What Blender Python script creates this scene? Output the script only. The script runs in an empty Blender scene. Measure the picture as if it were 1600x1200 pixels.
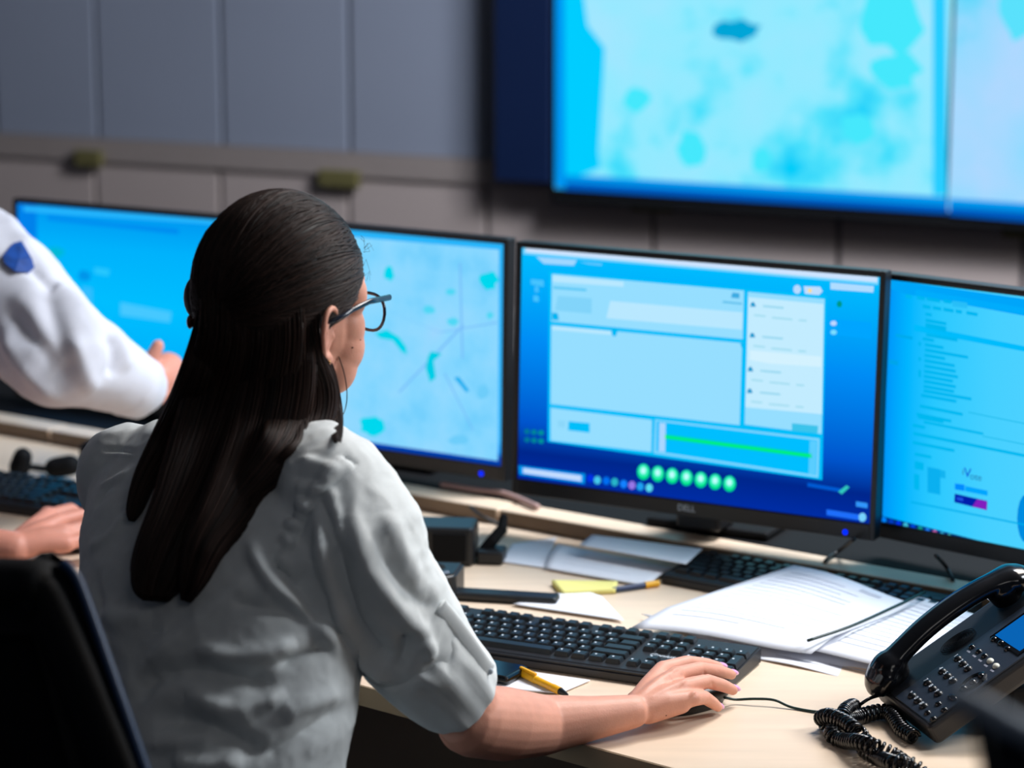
import bpy, bmesh, math, random
import numpy as np
from mathutils import Vector, Matrix
from mathutils.bvhtree import BVHTree
from mathutils import noise as mnoise
random.seed(7)
R=math.radians
C=bpy.context.scene.collection
sc=bpy.context.scene
# ------------------------------------------------------------------ camera
F=4000.; PITCH=math.atan(850/F); H=1.79
cp,sp=math.cos(PITCH),math.sin(PITCH)
cd=bpy.data.cameras.new('camera'); cam=bpy.data.objects.new('camera',cd); C.objects.link(cam)
cam.location=(0,0,H); cam.rotation_euler=(math.pi/2-PITCH,0,0)
cd.sensor_width=36; cd.lens=36*F/1600; cd.clip_start=.05; cd.clip_end=60
cd.dof.use_dof=True; cd.dof.focus_distance=3.12; cd.dof.aperture_fstop=3.3
sc.camera=cam
# ------------------------------------------------------------------ light
sc.view_settings.view_transform='Standard'; sc.view_settings.look='None'
sc.view_settings.exposure=0; sc.view_settings.gamma=1; sc.view_settings.use_curve_mapping=False
w=bpy.data.worlds.new('world'); sc.world=w; w.use_nodes=True
w.node_tree.nodes['Background'].inputs[0].default_value=(.30,.38,.52,1)
w.node_tree.nodes['Background'].inputs[1].default_value=.12
def area(name,loc,target,size,power,col,sy=None):
    l=bpy.data.lights.new(name,'AREA'); l.energy=power; l.color=col; l.size=size
    if sy: l.shape='RECTANGLE'; l.size_y=sy
    o=bpy.data.objects.new(name,l); C.objects.link(o); o.location=loc
    o.rotation_euler=(Vector(target)-Vector(loc)).to_track_quat('-Z','Y').to_euler(); return o
area('ceiling_panel_light',(1.3,3.9,2.75),(.5,3.3,.7),.9,50,(1,.92,.84),.9)
area('added_wall_fill',(1.1,4.1,2.85),(.5,6.1,1.15),.9,125,(.78,.87,1),.9)  # unseen lamp added to brighten the back wall
area('added_rear_fill',(.6,.3,2.85),(-.1,4.2,.9),1.0,5,(1,.97,.95),1.0)  # general fill added behind the camera, no fitting there
area('ceiling_panel_light',(2.4,2.9,2.5),(-.1,2.9,1.0),.7,46,(.9,.95,1),.9)
# ------------------------------------------------------------------ helpers
def ray(px,py):
    a=(px-800)/F; b=-(py-600)/F
    return Vector((a, cp+b*sp, -sp+b*cp))
def W(px,py,d): return ray(px,py)*d+Vector((0,0,H))        # point of the place at a given distance along the view
def Z(px,py,z):
    r=ray(px,py); return r*((z-H)/r.z)+Vector((0,0,H))
def onplane(px,py,p0,n):
    r=ray(px,py); o=Vector((0,0,H)); return o+r*((Vector(p0)-o).dot(n)/r.dot(n))
def lin(c): return tuple((x/255/12.92 if x/255<=.04045 else ((x/255+.055)/1.055)**2.4) for x in c)
_m={}
def mat(name,col,rough=.5,spec=.5,metal=0,var=.0,scale=30,bump=0,bscale=200,aniso=0,sss=0,coat=0,stretch=None,island=0):
    if name in _m: return _m[name]
    m=bpy.data.materials.new(name); m.use_nodes=True; nt=m.node_tree; b=nt.nodes['Principled BSDF']
    c=lin(col)
    b.inputs['Roughness'].default_value=rough; b.inputs['Specular IOR Level'].default_value=spec
    b.inputs['Metallic'].default_value=metal; b.inputs['Coat Weight'].default_value=coat
    tc=nt.nodes.new('ShaderNodeTexCoord'); mp=nt.nodes.new('ShaderNodeMapping'); nt.links.new(tc.outputs['Object'],mp.inputs[0])
    if stretch: mp.inputs['Scale'].default_value=stretch
    n=nt.nodes.new('ShaderNodeTexNoise'); n.inputs['Scale'].default_value=scale; n.inputs['Detail'].default_value=4
    nt.links.new(mp.outputs[0],n.inputs['Vector'])
    r=nt.nodes.new('ShaderNodeValToRGB'); v=max(var,.02)
    r.color_ramp.elements[0].position=.3; r.color_ramp.elements[1].position=.7
    r.color_ramp.elements[0].color=(*[x*(1-v) for x in c],1); r.color_ramp.elements[1].color=(*[min(1,x*(1+v)) for x in c],1)
    if island:
        g=nt.nodes.new('ShaderNodeNewGeometry'); nt.links.new(g.outputs['Random Per Island'],r.inputs[0])
        r.color_ramp.elements[0].position=0; r.color_ramp.elements[1].position=1
    else: nt.links.new(n.outputs[0],r.inputs[0])
    nt.links.new(r.outputs[0],b.inputs['Base Color'])
    if sss:
        b.inputs['Subsurface Weight'].default_value=sss; b.inputs['Subsurface Radius'].default_value=(1,.35,.2); b.inputs['Subsurface Scale'].default_value=.008
    if bump:
        n2=nt.nodes.new('ShaderNodeTexNoise'); n2.inputs['Scale'].default_value=bscale; n2.inputs['Detail'].default_value=3
        nt.links.new(tc.outputs['Object'],n2.inputs['Vector'])
        bp=nt.nodes.new('ShaderNodeBump'); bp.inputs['Strength'].default_value=bump; bp.inputs['Distance'].default_value=.002
        nt.links.new(n2.outputs[0],bp.inputs['Height']); nt.links.new(bp.outputs[0],b.inputs['Normal'])
    _m[name]=m; return m
def emit(col,s=1.0):
    k='glow_%d_%d_%d_%g'%(*col,s)
    if k in _m: return _m[k]
    m=bpy.data.materials.new(k); m.use_nodes=True; nt=m.node_tree; nt.nodes.clear()
    o=nt.nodes.new('ShaderNodeOutputMaterial'); e=nt.nodes.new('ShaderNodeEmission')
    e.inputs[0].default_value=(*lin(col),1); e.inputs[1].default_value=s; nt.links.new(e.outputs[0],o.inputs[0]); _m[k]=m; return m
def emit_ramp(name,stops,axis='Z',lo=0,hi=1,noise=0,nscale=4,s=1.0,mixn=0):
    # picture on a screen: gradient along a local axis, or a map-like noise
    m=bpy.data.materials.new(name); m.use_nodes=True; nt=m.node_tree; nt.nodes.clear()
    o=nt.nodes.new('ShaderNodeOutputMaterial'); e=nt.nodes.new('ShaderNodeEmission'); e.inputs[1].default_value=s
    tc=nt.nodes.new('ShaderNodeTexCoord'); r=nt.nodes.new('ShaderNodeValToRGB')
    if noise:
        n=nt.nodes.new('ShaderNodeTexNoise'); n.inputs['Scale'].default_value=nscale; n.inputs['Detail'].default_value=5; n.inputs['Roughness'].default_value=.55
        nt.links.new(tc.outputs['Object'],n.inputs['Vector']); src=n.outputs[0]
    else:
        sx=nt.nodes.new('ShaderNodeSeparateXYZ'); nt.links.new(tc.outputs['Object'],sx.inputs[0])
        mr=nt.nodes.new('ShaderNodeMapRange'); mr.inputs[1].default_value=lo; mr.inputs[2].default_value=hi
        nt.links.new(sx.outputs[axis],mr.inputs[0]); src=mr.outputs[0]
    nt.links.new(src,r.inputs[0]); el=r.color_ramp.elements
    while len(el)>1: el.remove(el[-1])
    el[0].position=stops[0][0]; el[0].color=(*lin(stops[0][1]),1)
    for p,c in stops[1:]:
        q=el.new(p); q.color=(*lin(c),1)
    nt.links.new(r.outputs[0],e.inputs[0]); nt.links.new(e.outputs[0],o.inputs[0]); return m
def obj(name,geo,m,parent=None,world=False,smooth=False,kind=None,label=None):
    if isinstance(geo,bmesh.types.BMesh):
        me=bpy.data.meshes.new(name); bmesh.ops.recalc_face_normals(geo,faces=geo.faces[:]); geo.to_mesh(me); geo.free()
    else: me=geo
    if m is not None:
        for q in (m if isinstance(m,(list,tuple)) else [m]): me.materials.append(q)
    if smooth: me.polygons.foreach_set('use_smooth',[True]*len(me.polygons))
    o=bpy.data.objects.new(name,me); C.objects.link(o)
    if parent is not None:
        o.parent=parent
        if world:
            top=parent
            M=Matrix.Identity(4)
            q=parent
            if q.parent is None: M=Matrix.Translation(q.location)@q.rotation_euler.to_matrix().to_4x4()
            o.matrix_parent_inverse=M.inverted()
    if kind: o['kind']=kind
    if label: o['label']=label
    return o
def thing(name,label,cat,loc=(0,0,0),rz=0,group=None):
    o=bpy.data.objects.new(name,None); C.objects.link(o); o.empty_display_size=.05
    o.location=loc; o.rotation_euler=(0,0,rz); o['label']=label; o['category']=cat
    if group: o['group']=group
    return o
def tag(o,label,cat,group=None):
    o['label']=label; o['category']=cat
    if group: o['group']=group
    return o
def box(bm,x0,y0,z0,x1,y1,z1,bev=0,M=None,mi=0,seg=2):
    r=bmesh.ops.create_cube(bm,size=1); vs=r['verts']
    bmesh.ops.scale(bm,verts=vs,vec=(x1-x0,y1-y0,z1-z0)); bmesh.ops.translate(bm,verts=vs,vec=((x0+x1)/2,(y0+y1)/2,(z0+z1)/2))
    if bev:
        es=list({e for v in vs for e in v.link_edges})
        bmesh.ops.bevel(bm,geom=es,offset=bev,segments=seg,affect='EDGES',profile=.5)
        vs=[v for v in bm.verts if v.index==-1 or True][-1:] if False else None
    return vs
def newbox(*a,**k):
    bm=bmesh.new(); box(bm,*a,**k); return bm
def xform(bm,M): bmesh.ops.transform(bm,matrix=M,verts=bm.verts[:]); return bm
def join(bms):
    out=bmesh.new()
    for b in bms:
        me=bpy.data.meshes.new('t'); b.to_mesh(me); out.from_mesh(me); b.free(); bpy.data.meshes.remove(me)
    return out
def prism(pts,z0,z1):
    bm=bmesh.new(); a=[bm.verts.new((p[0],p[1],z0)) for p in pts]; b=[bm.verts.new((p[0],p[1],z1)) for p in pts]
    bm.faces.new(a); bm.faces.new(b); n=len(pts)
    for i in range(n): bm.faces.new((a[i],a[(i+1)%n],b[(i+1)%n],b[i]))
    bmesh.ops.recalc_face_normals(bm,faces=bm.faces[:]); return bm
def catmull(pts,n):
    P=[np.array(p,float) for p in pts]; P=[2*P[0]-P[1]]+P+[2*P[-1]-P[-2]]; out=[]
    for i in range(1,len(P)-2):
        for k in range(n):
            t=k/n; a,b,c,d=P[i-1:i+3]
            out.append(.5*((2*b)+(-a+c)*t+(2*a-5*b+4*c-d)*t*t+(-a+3*b-3*c+d)*t**3))
    out.append(P[-2]); return out
def tube(bm,pts,rad,seg=12,flat=1.,flatdir=None,cap=True):
    # swept closed tube; flat scales the second cross axis (along flatdir)
    pts=[Vector(p) for p in pts]; n=len(pts)
    if not hasattr(rad,'__len__'): rad=[rad]*n
    rings=[]; up=Vector(flatdir) if flatdir is not None else None; prev=None
    for i,p in enumerate(pts):
        t=(pts[min(i+1,n-1)]-pts[max(i-1,0)]).normalized()
        if up is not None: b=(up-t*up.dot(t)).normalized()
        else:
            if prev is None:
                prev=Vector((0,0,1)) if abs(t.z)<.9 else Vector((1,0,0))
            b=(prev-t*prev.dot(t)).normalized(); prev=b
        a=t.cross(b)
        rings.append([bm.verts.new(p+a*(rad[i]*math.cos(2*math.pi*k/seg))+b*(rad[i]*flat*math.sin(2*math.pi*k/seg))) for k in range(seg)])
    for i in range(n-1):
        for k in range(seg): bm.faces.new((rings[i][k],rings[i][(k+1)%seg],rings[i+1][(k+1)%seg],rings[i+1][k]))
    if cap: bm.faces.new(rings[0][::-1]); bm.faces.new(rings[-1])
    return bm
def capsule(bm,pts,rad,seg=20,flat=1.,flatdir=None):
    # tube with rounded ends
    pts=[Vector(p) for p in pts]; rad=list(rad) if hasattr(rad,'__len__') else [rad]*len(pts)
    def endc(p,q,r):
        d=(p-q).normalized(); return [(p+d*r*math.sin(a),r*math.cos(a)) for a in (R(25),R(50),R(72),R(86))]
    s=endc(pts[0],pts[1],rad[0])[::-1]; e=endc(pts[-1],pts[-2],rad[-1])
    return tube(bm,[x[0] for x in s]+pts+[x[0] for x in e],[x[1] for x in s]+rad+[x[1] for x in e],seg,flat,flatdir)
def ell(bm,c,r,M=None,seg=24):
    rr=bmesh.ops.create_uvsphere(bm,u_segments=seg,v_segments=seg//2,radius=1)
    vs=rr['verts']; bmesh.ops.scale(bm,verts=vs,vec=r)
    if M is not None: bmesh.ops.transform(bm,matrix=M.to_4x4(),verts=vs)
    bmesh.ops.translate(bm,verts=vs,vec=c)
def remesh(bm,voxel,it=6,fac=.5,sub=0):
    bmesh.ops.recalc_face_normals(bm,faces=bm.faces[:])
    me=bpy.data.meshes.new('r'); bm.to_mesh(me); bm.free(); o=bpy.data.objects.new('r',me); C.objects.link(o)
    m=o.modifiers.new('r','REMESH'); m.mode='VOXEL'; m.voxel_size=voxel; m.use_smooth_shade=True
    if it: s=o.modifiers.new('s','SMOOTH'); s.factor=fac; s.iterations=it
    dg=bpy.context.evaluated_depsgraph_get(); dg.update()
    out=bpy.data.meshes.new_from_object(o.evaluated_get(dg)); bpy.data.objects.remove(o); bpy.data.meshes.remove(me); return out
def verts_np(me):
    a=np.empty(len(me.vertices)*3); me.vertices.foreach_get('co',a); return a.reshape(-1,3)
def norms_np(me):
    a=np.empty(len(me.vertices)*3); me.vertices.foreach_get('normal',a); return a.reshape(-1,3)
def setv(me,a): me.vertices.foreach_set('co',a.reshape(-1)); me.update()
def textmesh(body,size,M,mt,name='lettering',parent=None,ext=.0002,shear=0,kind=None):
    c=bpy.data.curves.new('t','FONT'); c.body=body; c.size=size; c.extrude=ext; c.align_x='CENTER'; c.align_y='CENTER'; c.shear=shear
    o=bpy.data.objects.new('t',c); C.objects.link(o); dg=bpy.context.evaluated_depsgraph_get(); dg.update()
    me=bpy.data.meshes.new_from_object(o.evaluated_get(dg)); bpy.data.objects.remove(o); me.transform(M)
    return obj(name,me,mt,parent)
# ------------------------------------------------------------------ materials
M_wallup=mat('upper_wall_panel_paint',(140,146,162),.55,.4,var=.04,scale=1.5)
M_walllo=mat('lower_wall_panel_paint',(178,163,158),.6,.3,var=.04,scale=1.5)
M_rail=mat('wall_rail_paint',(150,138,133),.6,.3)
M_desk=mat('beech_laminate',(228,205,180),.42,.4,var=.05,scale=3,stretch=(1.5,14,14))
M_edge=mat('desk_edge_band',(120,100,80),.5,.4,var=.08,scale=10)
M_edge2=mat('worktop_edge_band',(160,140,112),.5,.4,var=.05,scale=10)
M_panel=mat('dark_brown_panel',(112,95,82),.6,.3,var=.08,scale=6)
M_black=mat('black_plastic',(16,17,20),.42,.5,bump=.1,bscale=600)
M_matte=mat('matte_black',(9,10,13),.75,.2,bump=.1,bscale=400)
M_gloss=mat('glossy_black',(7,8,12),.16,.6)
M_key=mat('key_black',(14,16,21),.38,.6,bump=.08,bscale=900)
M_kb=mat('keyboard_case',(24,25,30),.45,.5,bump=.1,bscale=700)
M_white=mat('white_print',(205,215,225),.6,.2)
M_paper=mat('office_paper',(232,234,242),.7,.2,var=.02,scale=8)
M_ink=mat('grey_ink',(150,155,170),.8,.1)
M_inkd=mat('dark_ink',(70,76,90),.8,.1)
M_yel=mat('yellow_pen_plastic',(246,180,20),.3,.5)
M_sticky=mat('yellow_sticky_paper',(235,226,140),.7,.2)
M_navy=mat('navy_panel',(5,26,62),.5,.4,var=.05,scale=3)
M_brass=mat('brass_clip',(112,105,66),.5,.4,metal=.2)
M_skin=mat('skin',(222,158,134),.48,.4,var=.05,scale=60,sss=.12,bump=.12,bscale=500)
M_skin2=mat('rosy_skin',(205,138,118),.5,.35,var=.05,scale=40,sss=.1)
M_nail=mat('pink_nail_polish',(240,170,215),.15,.6,coat=.5)
M_shirt=mat('pale_grey_cotton',(226,230,230),.85,.15,var=.03,scale=40,bump=.25,bscale=1400)
M_wshirt=mat('white_cotton',(204,206,216),.85,.15,var=.02,scale=30,bump=.15,bscale=900)
M_hair=mat('dark_brown_hair',(40,26,21),.5,.22,var=.8,island=1)
M_hairb=mat('dark_hair_mass',(17,13,14),.5,.35,var=.3,scale=60,stretch=(1,1,.1))
M_trou=mat('dark_trousers',(30,32,40),.85,.1,bump=.2,bscale=800)
M_carpet=mat('dark_carpet',(40,40,46),.95,.05,var=.2,scale=200,bump=.5,bscale=400)
M_tort=mat('tortoiseshell_clip',(92,44,26),.25,.6,var=.5,scale=180)
M_gold=mat('gold_metal',(214,170,110),.25,.6,metal=1)
M_frame=mat('navy_spectacle_frame',(22,36,56),.2,.7)
M_mesh=mat('chair_mesh',(14,15,18),.9,.1,bump=.6,bscale=1500)
M_chairedge=mat('navy_chair_edge',(10,42,78),.4,.5)
M_green=mat('green_cable_and_gap_shade',(12,44,40),.4,.5)
M_grey=mat('grey_plastic',(96,108,124),.5,.4)
mglass=bpy.data.materials.new('lens_glass'); mglass.use_nodes=True
_b=mglass.node_tree.nodes['Principled BSDF']; _b.inputs['Transmission Weight'].default_value=1; _b.inputs['Roughness'].default_value=0; _b.inputs['IOR'].default_value=1.05; _b.inputs['Base Color'].default_value=(.95,.98,1,1)
# ------------------------------------------------------------------ room
WY=R(24); wux=Vector((math.cos(WY),-math.sin(WY),0)); wn=Vector((-math.sin(WY),-math.cos(WY),0)); W0=Vector((0,6.3,0))
def wl(px,py,off=0):                 # wall coordinates of a point: along, height
    p=onplane(px,py,W0+wn*off,wn); return (p-W0).dot(wux),p.z
MW=Matrix.Translation(W0)@Matrix.Rotation(-WY,4,'Z')   # wall frame: x along, -y out of the wall
def wbox(x0,z0,x1,z1,y0,y1,bev=0): return xform(newbox(x0,y0,z0,x1,y1,z1,bev=bev),MW)
s=lambda o:(o.__setitem__('kind','structure'),o)[1]
zr=wl(400,248)[1]
s(obj('floor',newbox(-6,-1.2,-.1,6,9,0),M_carpet))
s(obj('ceiling',newbox(-6,-1.2,3.0,6,9.5,3.1),mat('ceiling_tiles',(150,150,155),.9,.1,var=.05,scale=5)))
obj_wall=s(obj('wall_back',wbox(-6,0,6,3.0,.02,.14),mat('wall_substrate',(104,104,112),.8,.2)))
def seams(py,pxs): return [wl(x,py)[0] for x in pxs]
ptop=[-4.6,-3.9]+[wl(x,120)[0] for x in (-170,-10,150,345,545,760,980,1200,1420,1650,1890)]+[4.2,5]
bms=[wbox(ptop[i]+.006,zr+.03,ptop[i+1]-.006,2.99,-.0,.02,.004) for i in range(len(ptop)-1)]
s(obj('trim_1',join(bms),M_wallup))
plo=[-4.6,-3.9]+[wl(x,340)[0] for x in (-60,150,345,545,760,1020,1310,1600,1900)]+[4.2,5]
bms=[wbox(plo[i]+.006,.1,plo[i+1]-.006,zr-.03,-.0,.02,.004) for i in range(len(plo)-1)]
s(obj('trim_2',join(bms),M_walllo))
s(obj('trim_3',wbox(-4.8,zr-.03,5,zr+.03,-.012,.02),M_rail))
s(obj('wall_left',newbox(-3.6,-1.2,0,-3.5,9,3),mat('side_wall_paint',(90,95,108),.8,.2)))
s(obj('wall_right',newbox(3.6,-1.2,0,3.7,9,3),mat('side_wall_paint2',(105,105,110),.8,.2)))
for i,(x,y,wd,nm) in enumerate(((140,247,.085,'above the far left monitor'),(531,279,.115,'directly above the seated woman'),(1020,317,.11,'just under the lit video wall'),(1597,357,.09,'at the right edge of the view'))):
    a,z=wl(x,y,.02)
    o=obj('wall_clip',wbox(a-wd/2,z-.022,a+wd/2,z+.022,-.035,-.012,.006),M_brass)
    tag(o,'small yellowish clip on the wall rail, '+nm,'clip','yellowish clips on the wall rail')
# video wall
vd=.10
xL,_=wl(773,200,vd); xS,zb=wl(868,294,vd); xm,_=wl(1480,300,vd); _,zd=wl(800,284,vd)
zt=zb+1.55
vw=thing('video_wall','large lit video wall of blue map screens hung high on the panelled wall','screen',tuple(W0),-WY)
def L(b): return b
obj('cabinet',newbox(xS-.012,-vd,zb-.035,4.2,-.0,zt+.02,bev=.006),M_matte,vw)
obj('side_panel',newbox(xL,-vd-.002,zd,xS-.014,-.0,zt+.02,bev=.004),M_navy,vw)
SW=1.25
def sheet(x0,z0,x1,z1,y,th=.004): return newbox(x0,y-th,z0,x1,y,z1)
mapm=emit_ramp('video_map',[(.30,(0,205,250)),(.38,(80,226,252)),(.47,(145,234,255)),(.75,(165,230,255))],noise=1,nscale=4.2,s=1.0)
mapm2=emit_ramp('video_map_pale',[(.3,(70,215,250)),(.45,(150,218,255)),(.75,(178,216,255))],noise=1,nscale=4.5,s=1.0)
def vpoly(pts,m,y,parent):
    bm=bmesh.new(); f=bm.faces.new([bm.verts.new((a,y,b)) for a,b in pts]); 
    r=bmesh.ops.extrude_face_region(bm,geom=[f]); bmesh.ops.translate(bm,verts=[v for v in r['geom'] if isinstance(v,bmesh.types.BMVert)],vec=(0,-.001,0))
    return bm,m
def multi(name,parts,parent):      # several flat coloured shapes = one picture mesh
    mats=[]; out=bmesh.new()
    for bm,m in parts:
        if m not in mats: mats.append(m)
        k=mats.index(m); n0=len(out.faces)
        me=bpy.data.meshes.new('t'); bm.to_mesh(me); bm.free(); out.from_mesh(me); bpy.data.meshes.remove(me)
        out.faces.ensure_lookup_table()
        for f in out.faces[n0:]: f.material_index=k
    me=bpy.data.meshes.new(name); out.to_mesh(me); out.free()
    return obj(name,me,mats,parent)
def blob(cx,cy,rx,ry,n=14,seed=0,jit=.25):
    rr=random.Random(seed); return [(cx+rx*math.cos(2*math.pi*i/n)*(1+rr.uniform(-jit,jit)),cy+ry*math.sin(2*math.pi*i/n)*(1+rr.uniform(-jit,jit))) for i in range(n)]
vp=lambda pts:[wl(x,y,vd+.004) for x,y in pts]
parts=[(sheet(xS,zb,xm-.004,zt,-vd),mapm)]
parts.append(vpoly(vp([(868,-60),(905,-60),(918,40),(945,75),(942,130),(935,240),(938,262),(885,282),(868,290)]),emit((0,205,255)),-vd-.005,vw))
parts.append(vpoly(vp([(868,-60),(882,-60),(884,292),(868,293)]),emit((0,150,240)),-vd-.0065,vw))
parts.append(vpoly(vp([(870,272),(1480,308),(1480,332),(870,294)]),emit((0,150,235)),-vd-.006,vw))
parts.append(vpoly(vp([(885,284),(1480,322),(1480,334),(885,296)]),emit((0,90,190)),-vd-.008,vw))
parts.append(vpoly(vp(blob(1152,47,36,17,seed=3)),emit((0,165,215)),-vd-.005,vw))
for (x,y,a,b,sd) in ((1395,25,50,60,1),(1400,110,36,30,2),(1080,230,22,30,5),(995,155,20,18,6),(1340,200,28,26,7),(1190,250,18,20,8)):
    parts.append(vpoly(vp(blob(x,y,a,b,seed=sd)),emit((70,232,252) if sd!=9 else (30,190,250)),-vd-.0055,vw))
parts.append(vpoly(vp([(1458,-60),(1478,-60),(1480,306),(1458,305)]),emit((40,205,255)),-vd-.0055,vw))
multi('screen',parts,vw)
parts=[(sheet(xm+.004,zb,3.0,zt,-vd),mapm2)]
parts.append(vpoly(vp([(1484,310),(1700,324),(1700,352),(1484,334)]),emit((0,150,235)),-vd-.006,vw))
parts.append(vpoly(vp([(1484,323),(1700,338),(1700,354),(1484,336)]),emit((0,90,190)),-vd-.008,vw))
parts.append(vpoly(vp(blob(1590,20,26,40,seed=11)),emit((90,225,252)),-vd-.0055,vw))
multi('screen',parts,vw)
a,z=wl(801,520,.03)
sw=thing('wall_socket_strip','white upright strip on the far wall seen in the gap between two monitors','wall strip',tuple(W0),-WY)
obj('cover',newbox(a-.02,-.03,z-.055,a+.02,-.001,z+.06,bev=.004),mat('white_strip',(235,225,220),.4),sw)
# ------------------------------------------------------------------ desk
dF=lambda x:3.105-.788*(x+.195)                  # front edge line
lF=lambda x:4.500-.690*(x+.915)                  # riser front line
ldir=Vector((.823,-.568,0)).normalized(); lnor=Vector((.568,.823,0)).normalized()
DZ=.74
dk=thing('control_desk','long beech laminate control room desk with brown front edge','desk',(0,3.6,0))
pts=[(-2.3,dF(-2.3)),(1.5,dF(1.5)),(1.95,dF(1.5)+.35),(1.95,lF(1.5)),(-2.0,lF(-2.0)+.6)]
pts[3]=(2.1,lF(2.1)+.5)
obj('worktop',prism(pts,DZ-.026,DZ),M_desk,dk,world=True)
fn=Vector((-.619,-.785,0))
e0=Vector((-2.3,dF(-2.3),0)); e1=Vector((1.5,dF(1.5),0))
obj('edge_band',prism([e0+fn*.002,e1+fn*.002,e1-fn*.0005,e0-fn*.0005],DZ-.027,DZ-.0008),M_edge2,dk,world=True)
def along(x0,x1,o0,o1,z0,z1,f=dF,n=-fn):
    a=Vector((x0,f(x0),0)); b=Vector((x1,f(x1),0)); return prism([a+n*o0,b+n*o0,b+n*o1,a+n*o1],z0,z1)
obj('front_panel',along(-1.9,1.3,.15,.17,.08,DZ-.027),M_panel,dk,world=True)
for xx in (-1.7,-.35,1.1):
    obj('leg_panel',along(xx,xx+.03,.172,.6,0,DZ-.027),M_panel,dk,world=True)
seam=[-2.0,-.82,-.02,.72,1.7]
for i in range(4):
    o=obj('monitor_riser',along(seam[i],seam[i+1]-.003,0,.052,DZ+.001,DZ+.024,lF,lnor),[M_desk],None)
    bev=o.modifiers.new('b','BEVEL'); bev.width=.002
    tag(o,('beech riser strip '+('at the far left behind the pointing man','behind the seated woman, below the pale map monitor','below the monitor with the green dots','at the right end behind the telephone')[i]),'riser','riser boards along the back of the desk')
for i in range(4):
    o=obj('edge_strip',along(seam[i]+.002,seam[i+1]-.005,-.0025,-.0003,DZ+.0015,DZ+.023,lF,lnor),M_edge,bpy.data.objects['monitor_riser'+('' if i==0 else '.%03d'%i)])
o=obj('shaded_rear_shelf',along(-2.0,1.7,.054,.54,DZ+.0008,DZ+.024,lF,lnor),M_matte); tag(o,'rear shelf, its shade coloured black, that carries the monitors behind the beech riser strips','shelf')  # black colour stands in for the shade under the monitors
o=obj('desk_partition',along(-2.0,1.7,.55,.58,.0,.875,lF,lnor),M_matte); tag(o,'low black partition running behind the monitors','partition')
RZ=DZ+.0245
# ------------------------------------------------------------------ monitors
def monitor(Cn,yaw,tilt,w_,h_,label,build,stand=True,led=True,back=0.):
    yaw=-yaw
    rot=Matrix.Rotation(yaw,4,'Z')
    base=Vector((Cn[0],Cn[1],RZ))+rot@Vector((0,.09,0))
    t=thing('monitor',label,'monitor',tuple(base),yaw,'computer monitors along the desk')
    Lm=Matrix.Translation((0,-.09,Cn[2]-RZ))@Matrix.Rotation(-tilt,4,'X')      # screen centre frame in thing space
    bz=.009; bb=.024
    fr=join([newbox(-w_/2-bz,-.004,-h_/2-bb,-w_/2,.022,h_/2+bz,bev=.002),newbox(w_/2,-.004,-h_/2-bb,w_/2+bz,.022,h_/2+bz,bev=.002),
             newbox(-w_/2-.001,-.004,h_/2,w_/2+.001,.022,h_/2+bz,bev=.002),newbox(-w_/2-.001,-.004,-h_/2-bb,w_/2+.001,.022,-h_/2,bev=.002)])
    obj('bezel',xform(fr,Lm),M_black,t)
    bk=join([newbox(-w_/2-.004,.004,-h_/2-.018,w_/2+.004,.03,h_/2+.004,bev=.006),newbox(-w_/2+.08,.028,-h_/2+.05,w_/2-.08,.055,h_/2-.06,bev=.012)])
    obj('rear_shell',xform(bk,Lm),M_matte,t)
    Mw=Matrix.Translation(base)@rot@Lm; inv=Mw.inverted(); nn=(Mw.to_3x3()@Vector((0,-1,0))); p0=Mw@Vector((0,-.0,0))
    def uv(px,py):
        q=inv@onplane(px,py,p0,nn); return q.x,q.z
    parts=build(uv,w_,h_)
    me_parts=[(b,m) for b,m in parts]
    o=multi('screen',me_parts,t); o.matrix_local=Lm
    if led:
        bm=bmesh.new(); ell(bm,(w_/2-.035,-.005,-h_/2-.016),(.0042,.002,.0042),seg=12)
        obj('power_light',xform(bm,Lm),emit((0,40,255),1.6),t,label='glowing blue power light')
        lg=textmesh('DELL',.013,Lm@Matrix.Translation((0,-.0045,-h_/2-.012))@Matrix.Rotation(math.pi/2,4,'X'),M_white,'logo',t)
    if stand:
        zc=Cn[2]-RZ
        st=newbox(-.036,-.062,.012,.036,.0,zc-.13,bev=.006)
        obj('stand_column',st,M_black,t)
        obj('stand_base',newbox(-.1,-.03,.0,.1,.1,.013,bev=.005),M_matte,t)
    t4['uv']=(uv,o)
    return t
t4={}
def pq(uv,pts,col,lay,m=None):
    bm=bmesh.new(); f=bm.faces.new([bm.verts.new((*[uv(x,y)[0]],-.0006-.00025*lay,uv(x,y)[1])) for x,y in pts]); return (bm,m or emit(col))
def bg(w_,h_,m): 
    bm=bmesh.new(); bm.faces.new([bm.verts.new(v) for v in ((-w_/2,-.0005,-h_/2),(w_/2,-.0005,-h_/2),(w_/2,-.0005,h_/2),(-w_/2,-.0005,h_/2))]); return (bm,m)
def seg_line(a,b,t):   # thin quad along a-b, t px thick
    return [(a[0],a[1]-t/2),(b[0],b[1]-t/2),(b[0],b[1]+t/2),(a[0],a[1]+t/2)]
def el_px(cx,cy,rx,ry,n=16): return [(cx+rx*math.cos(2*math.pi*i/n),cy-ry*math.sin(2*math.pi*i/n)) for i in range(n)]
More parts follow.
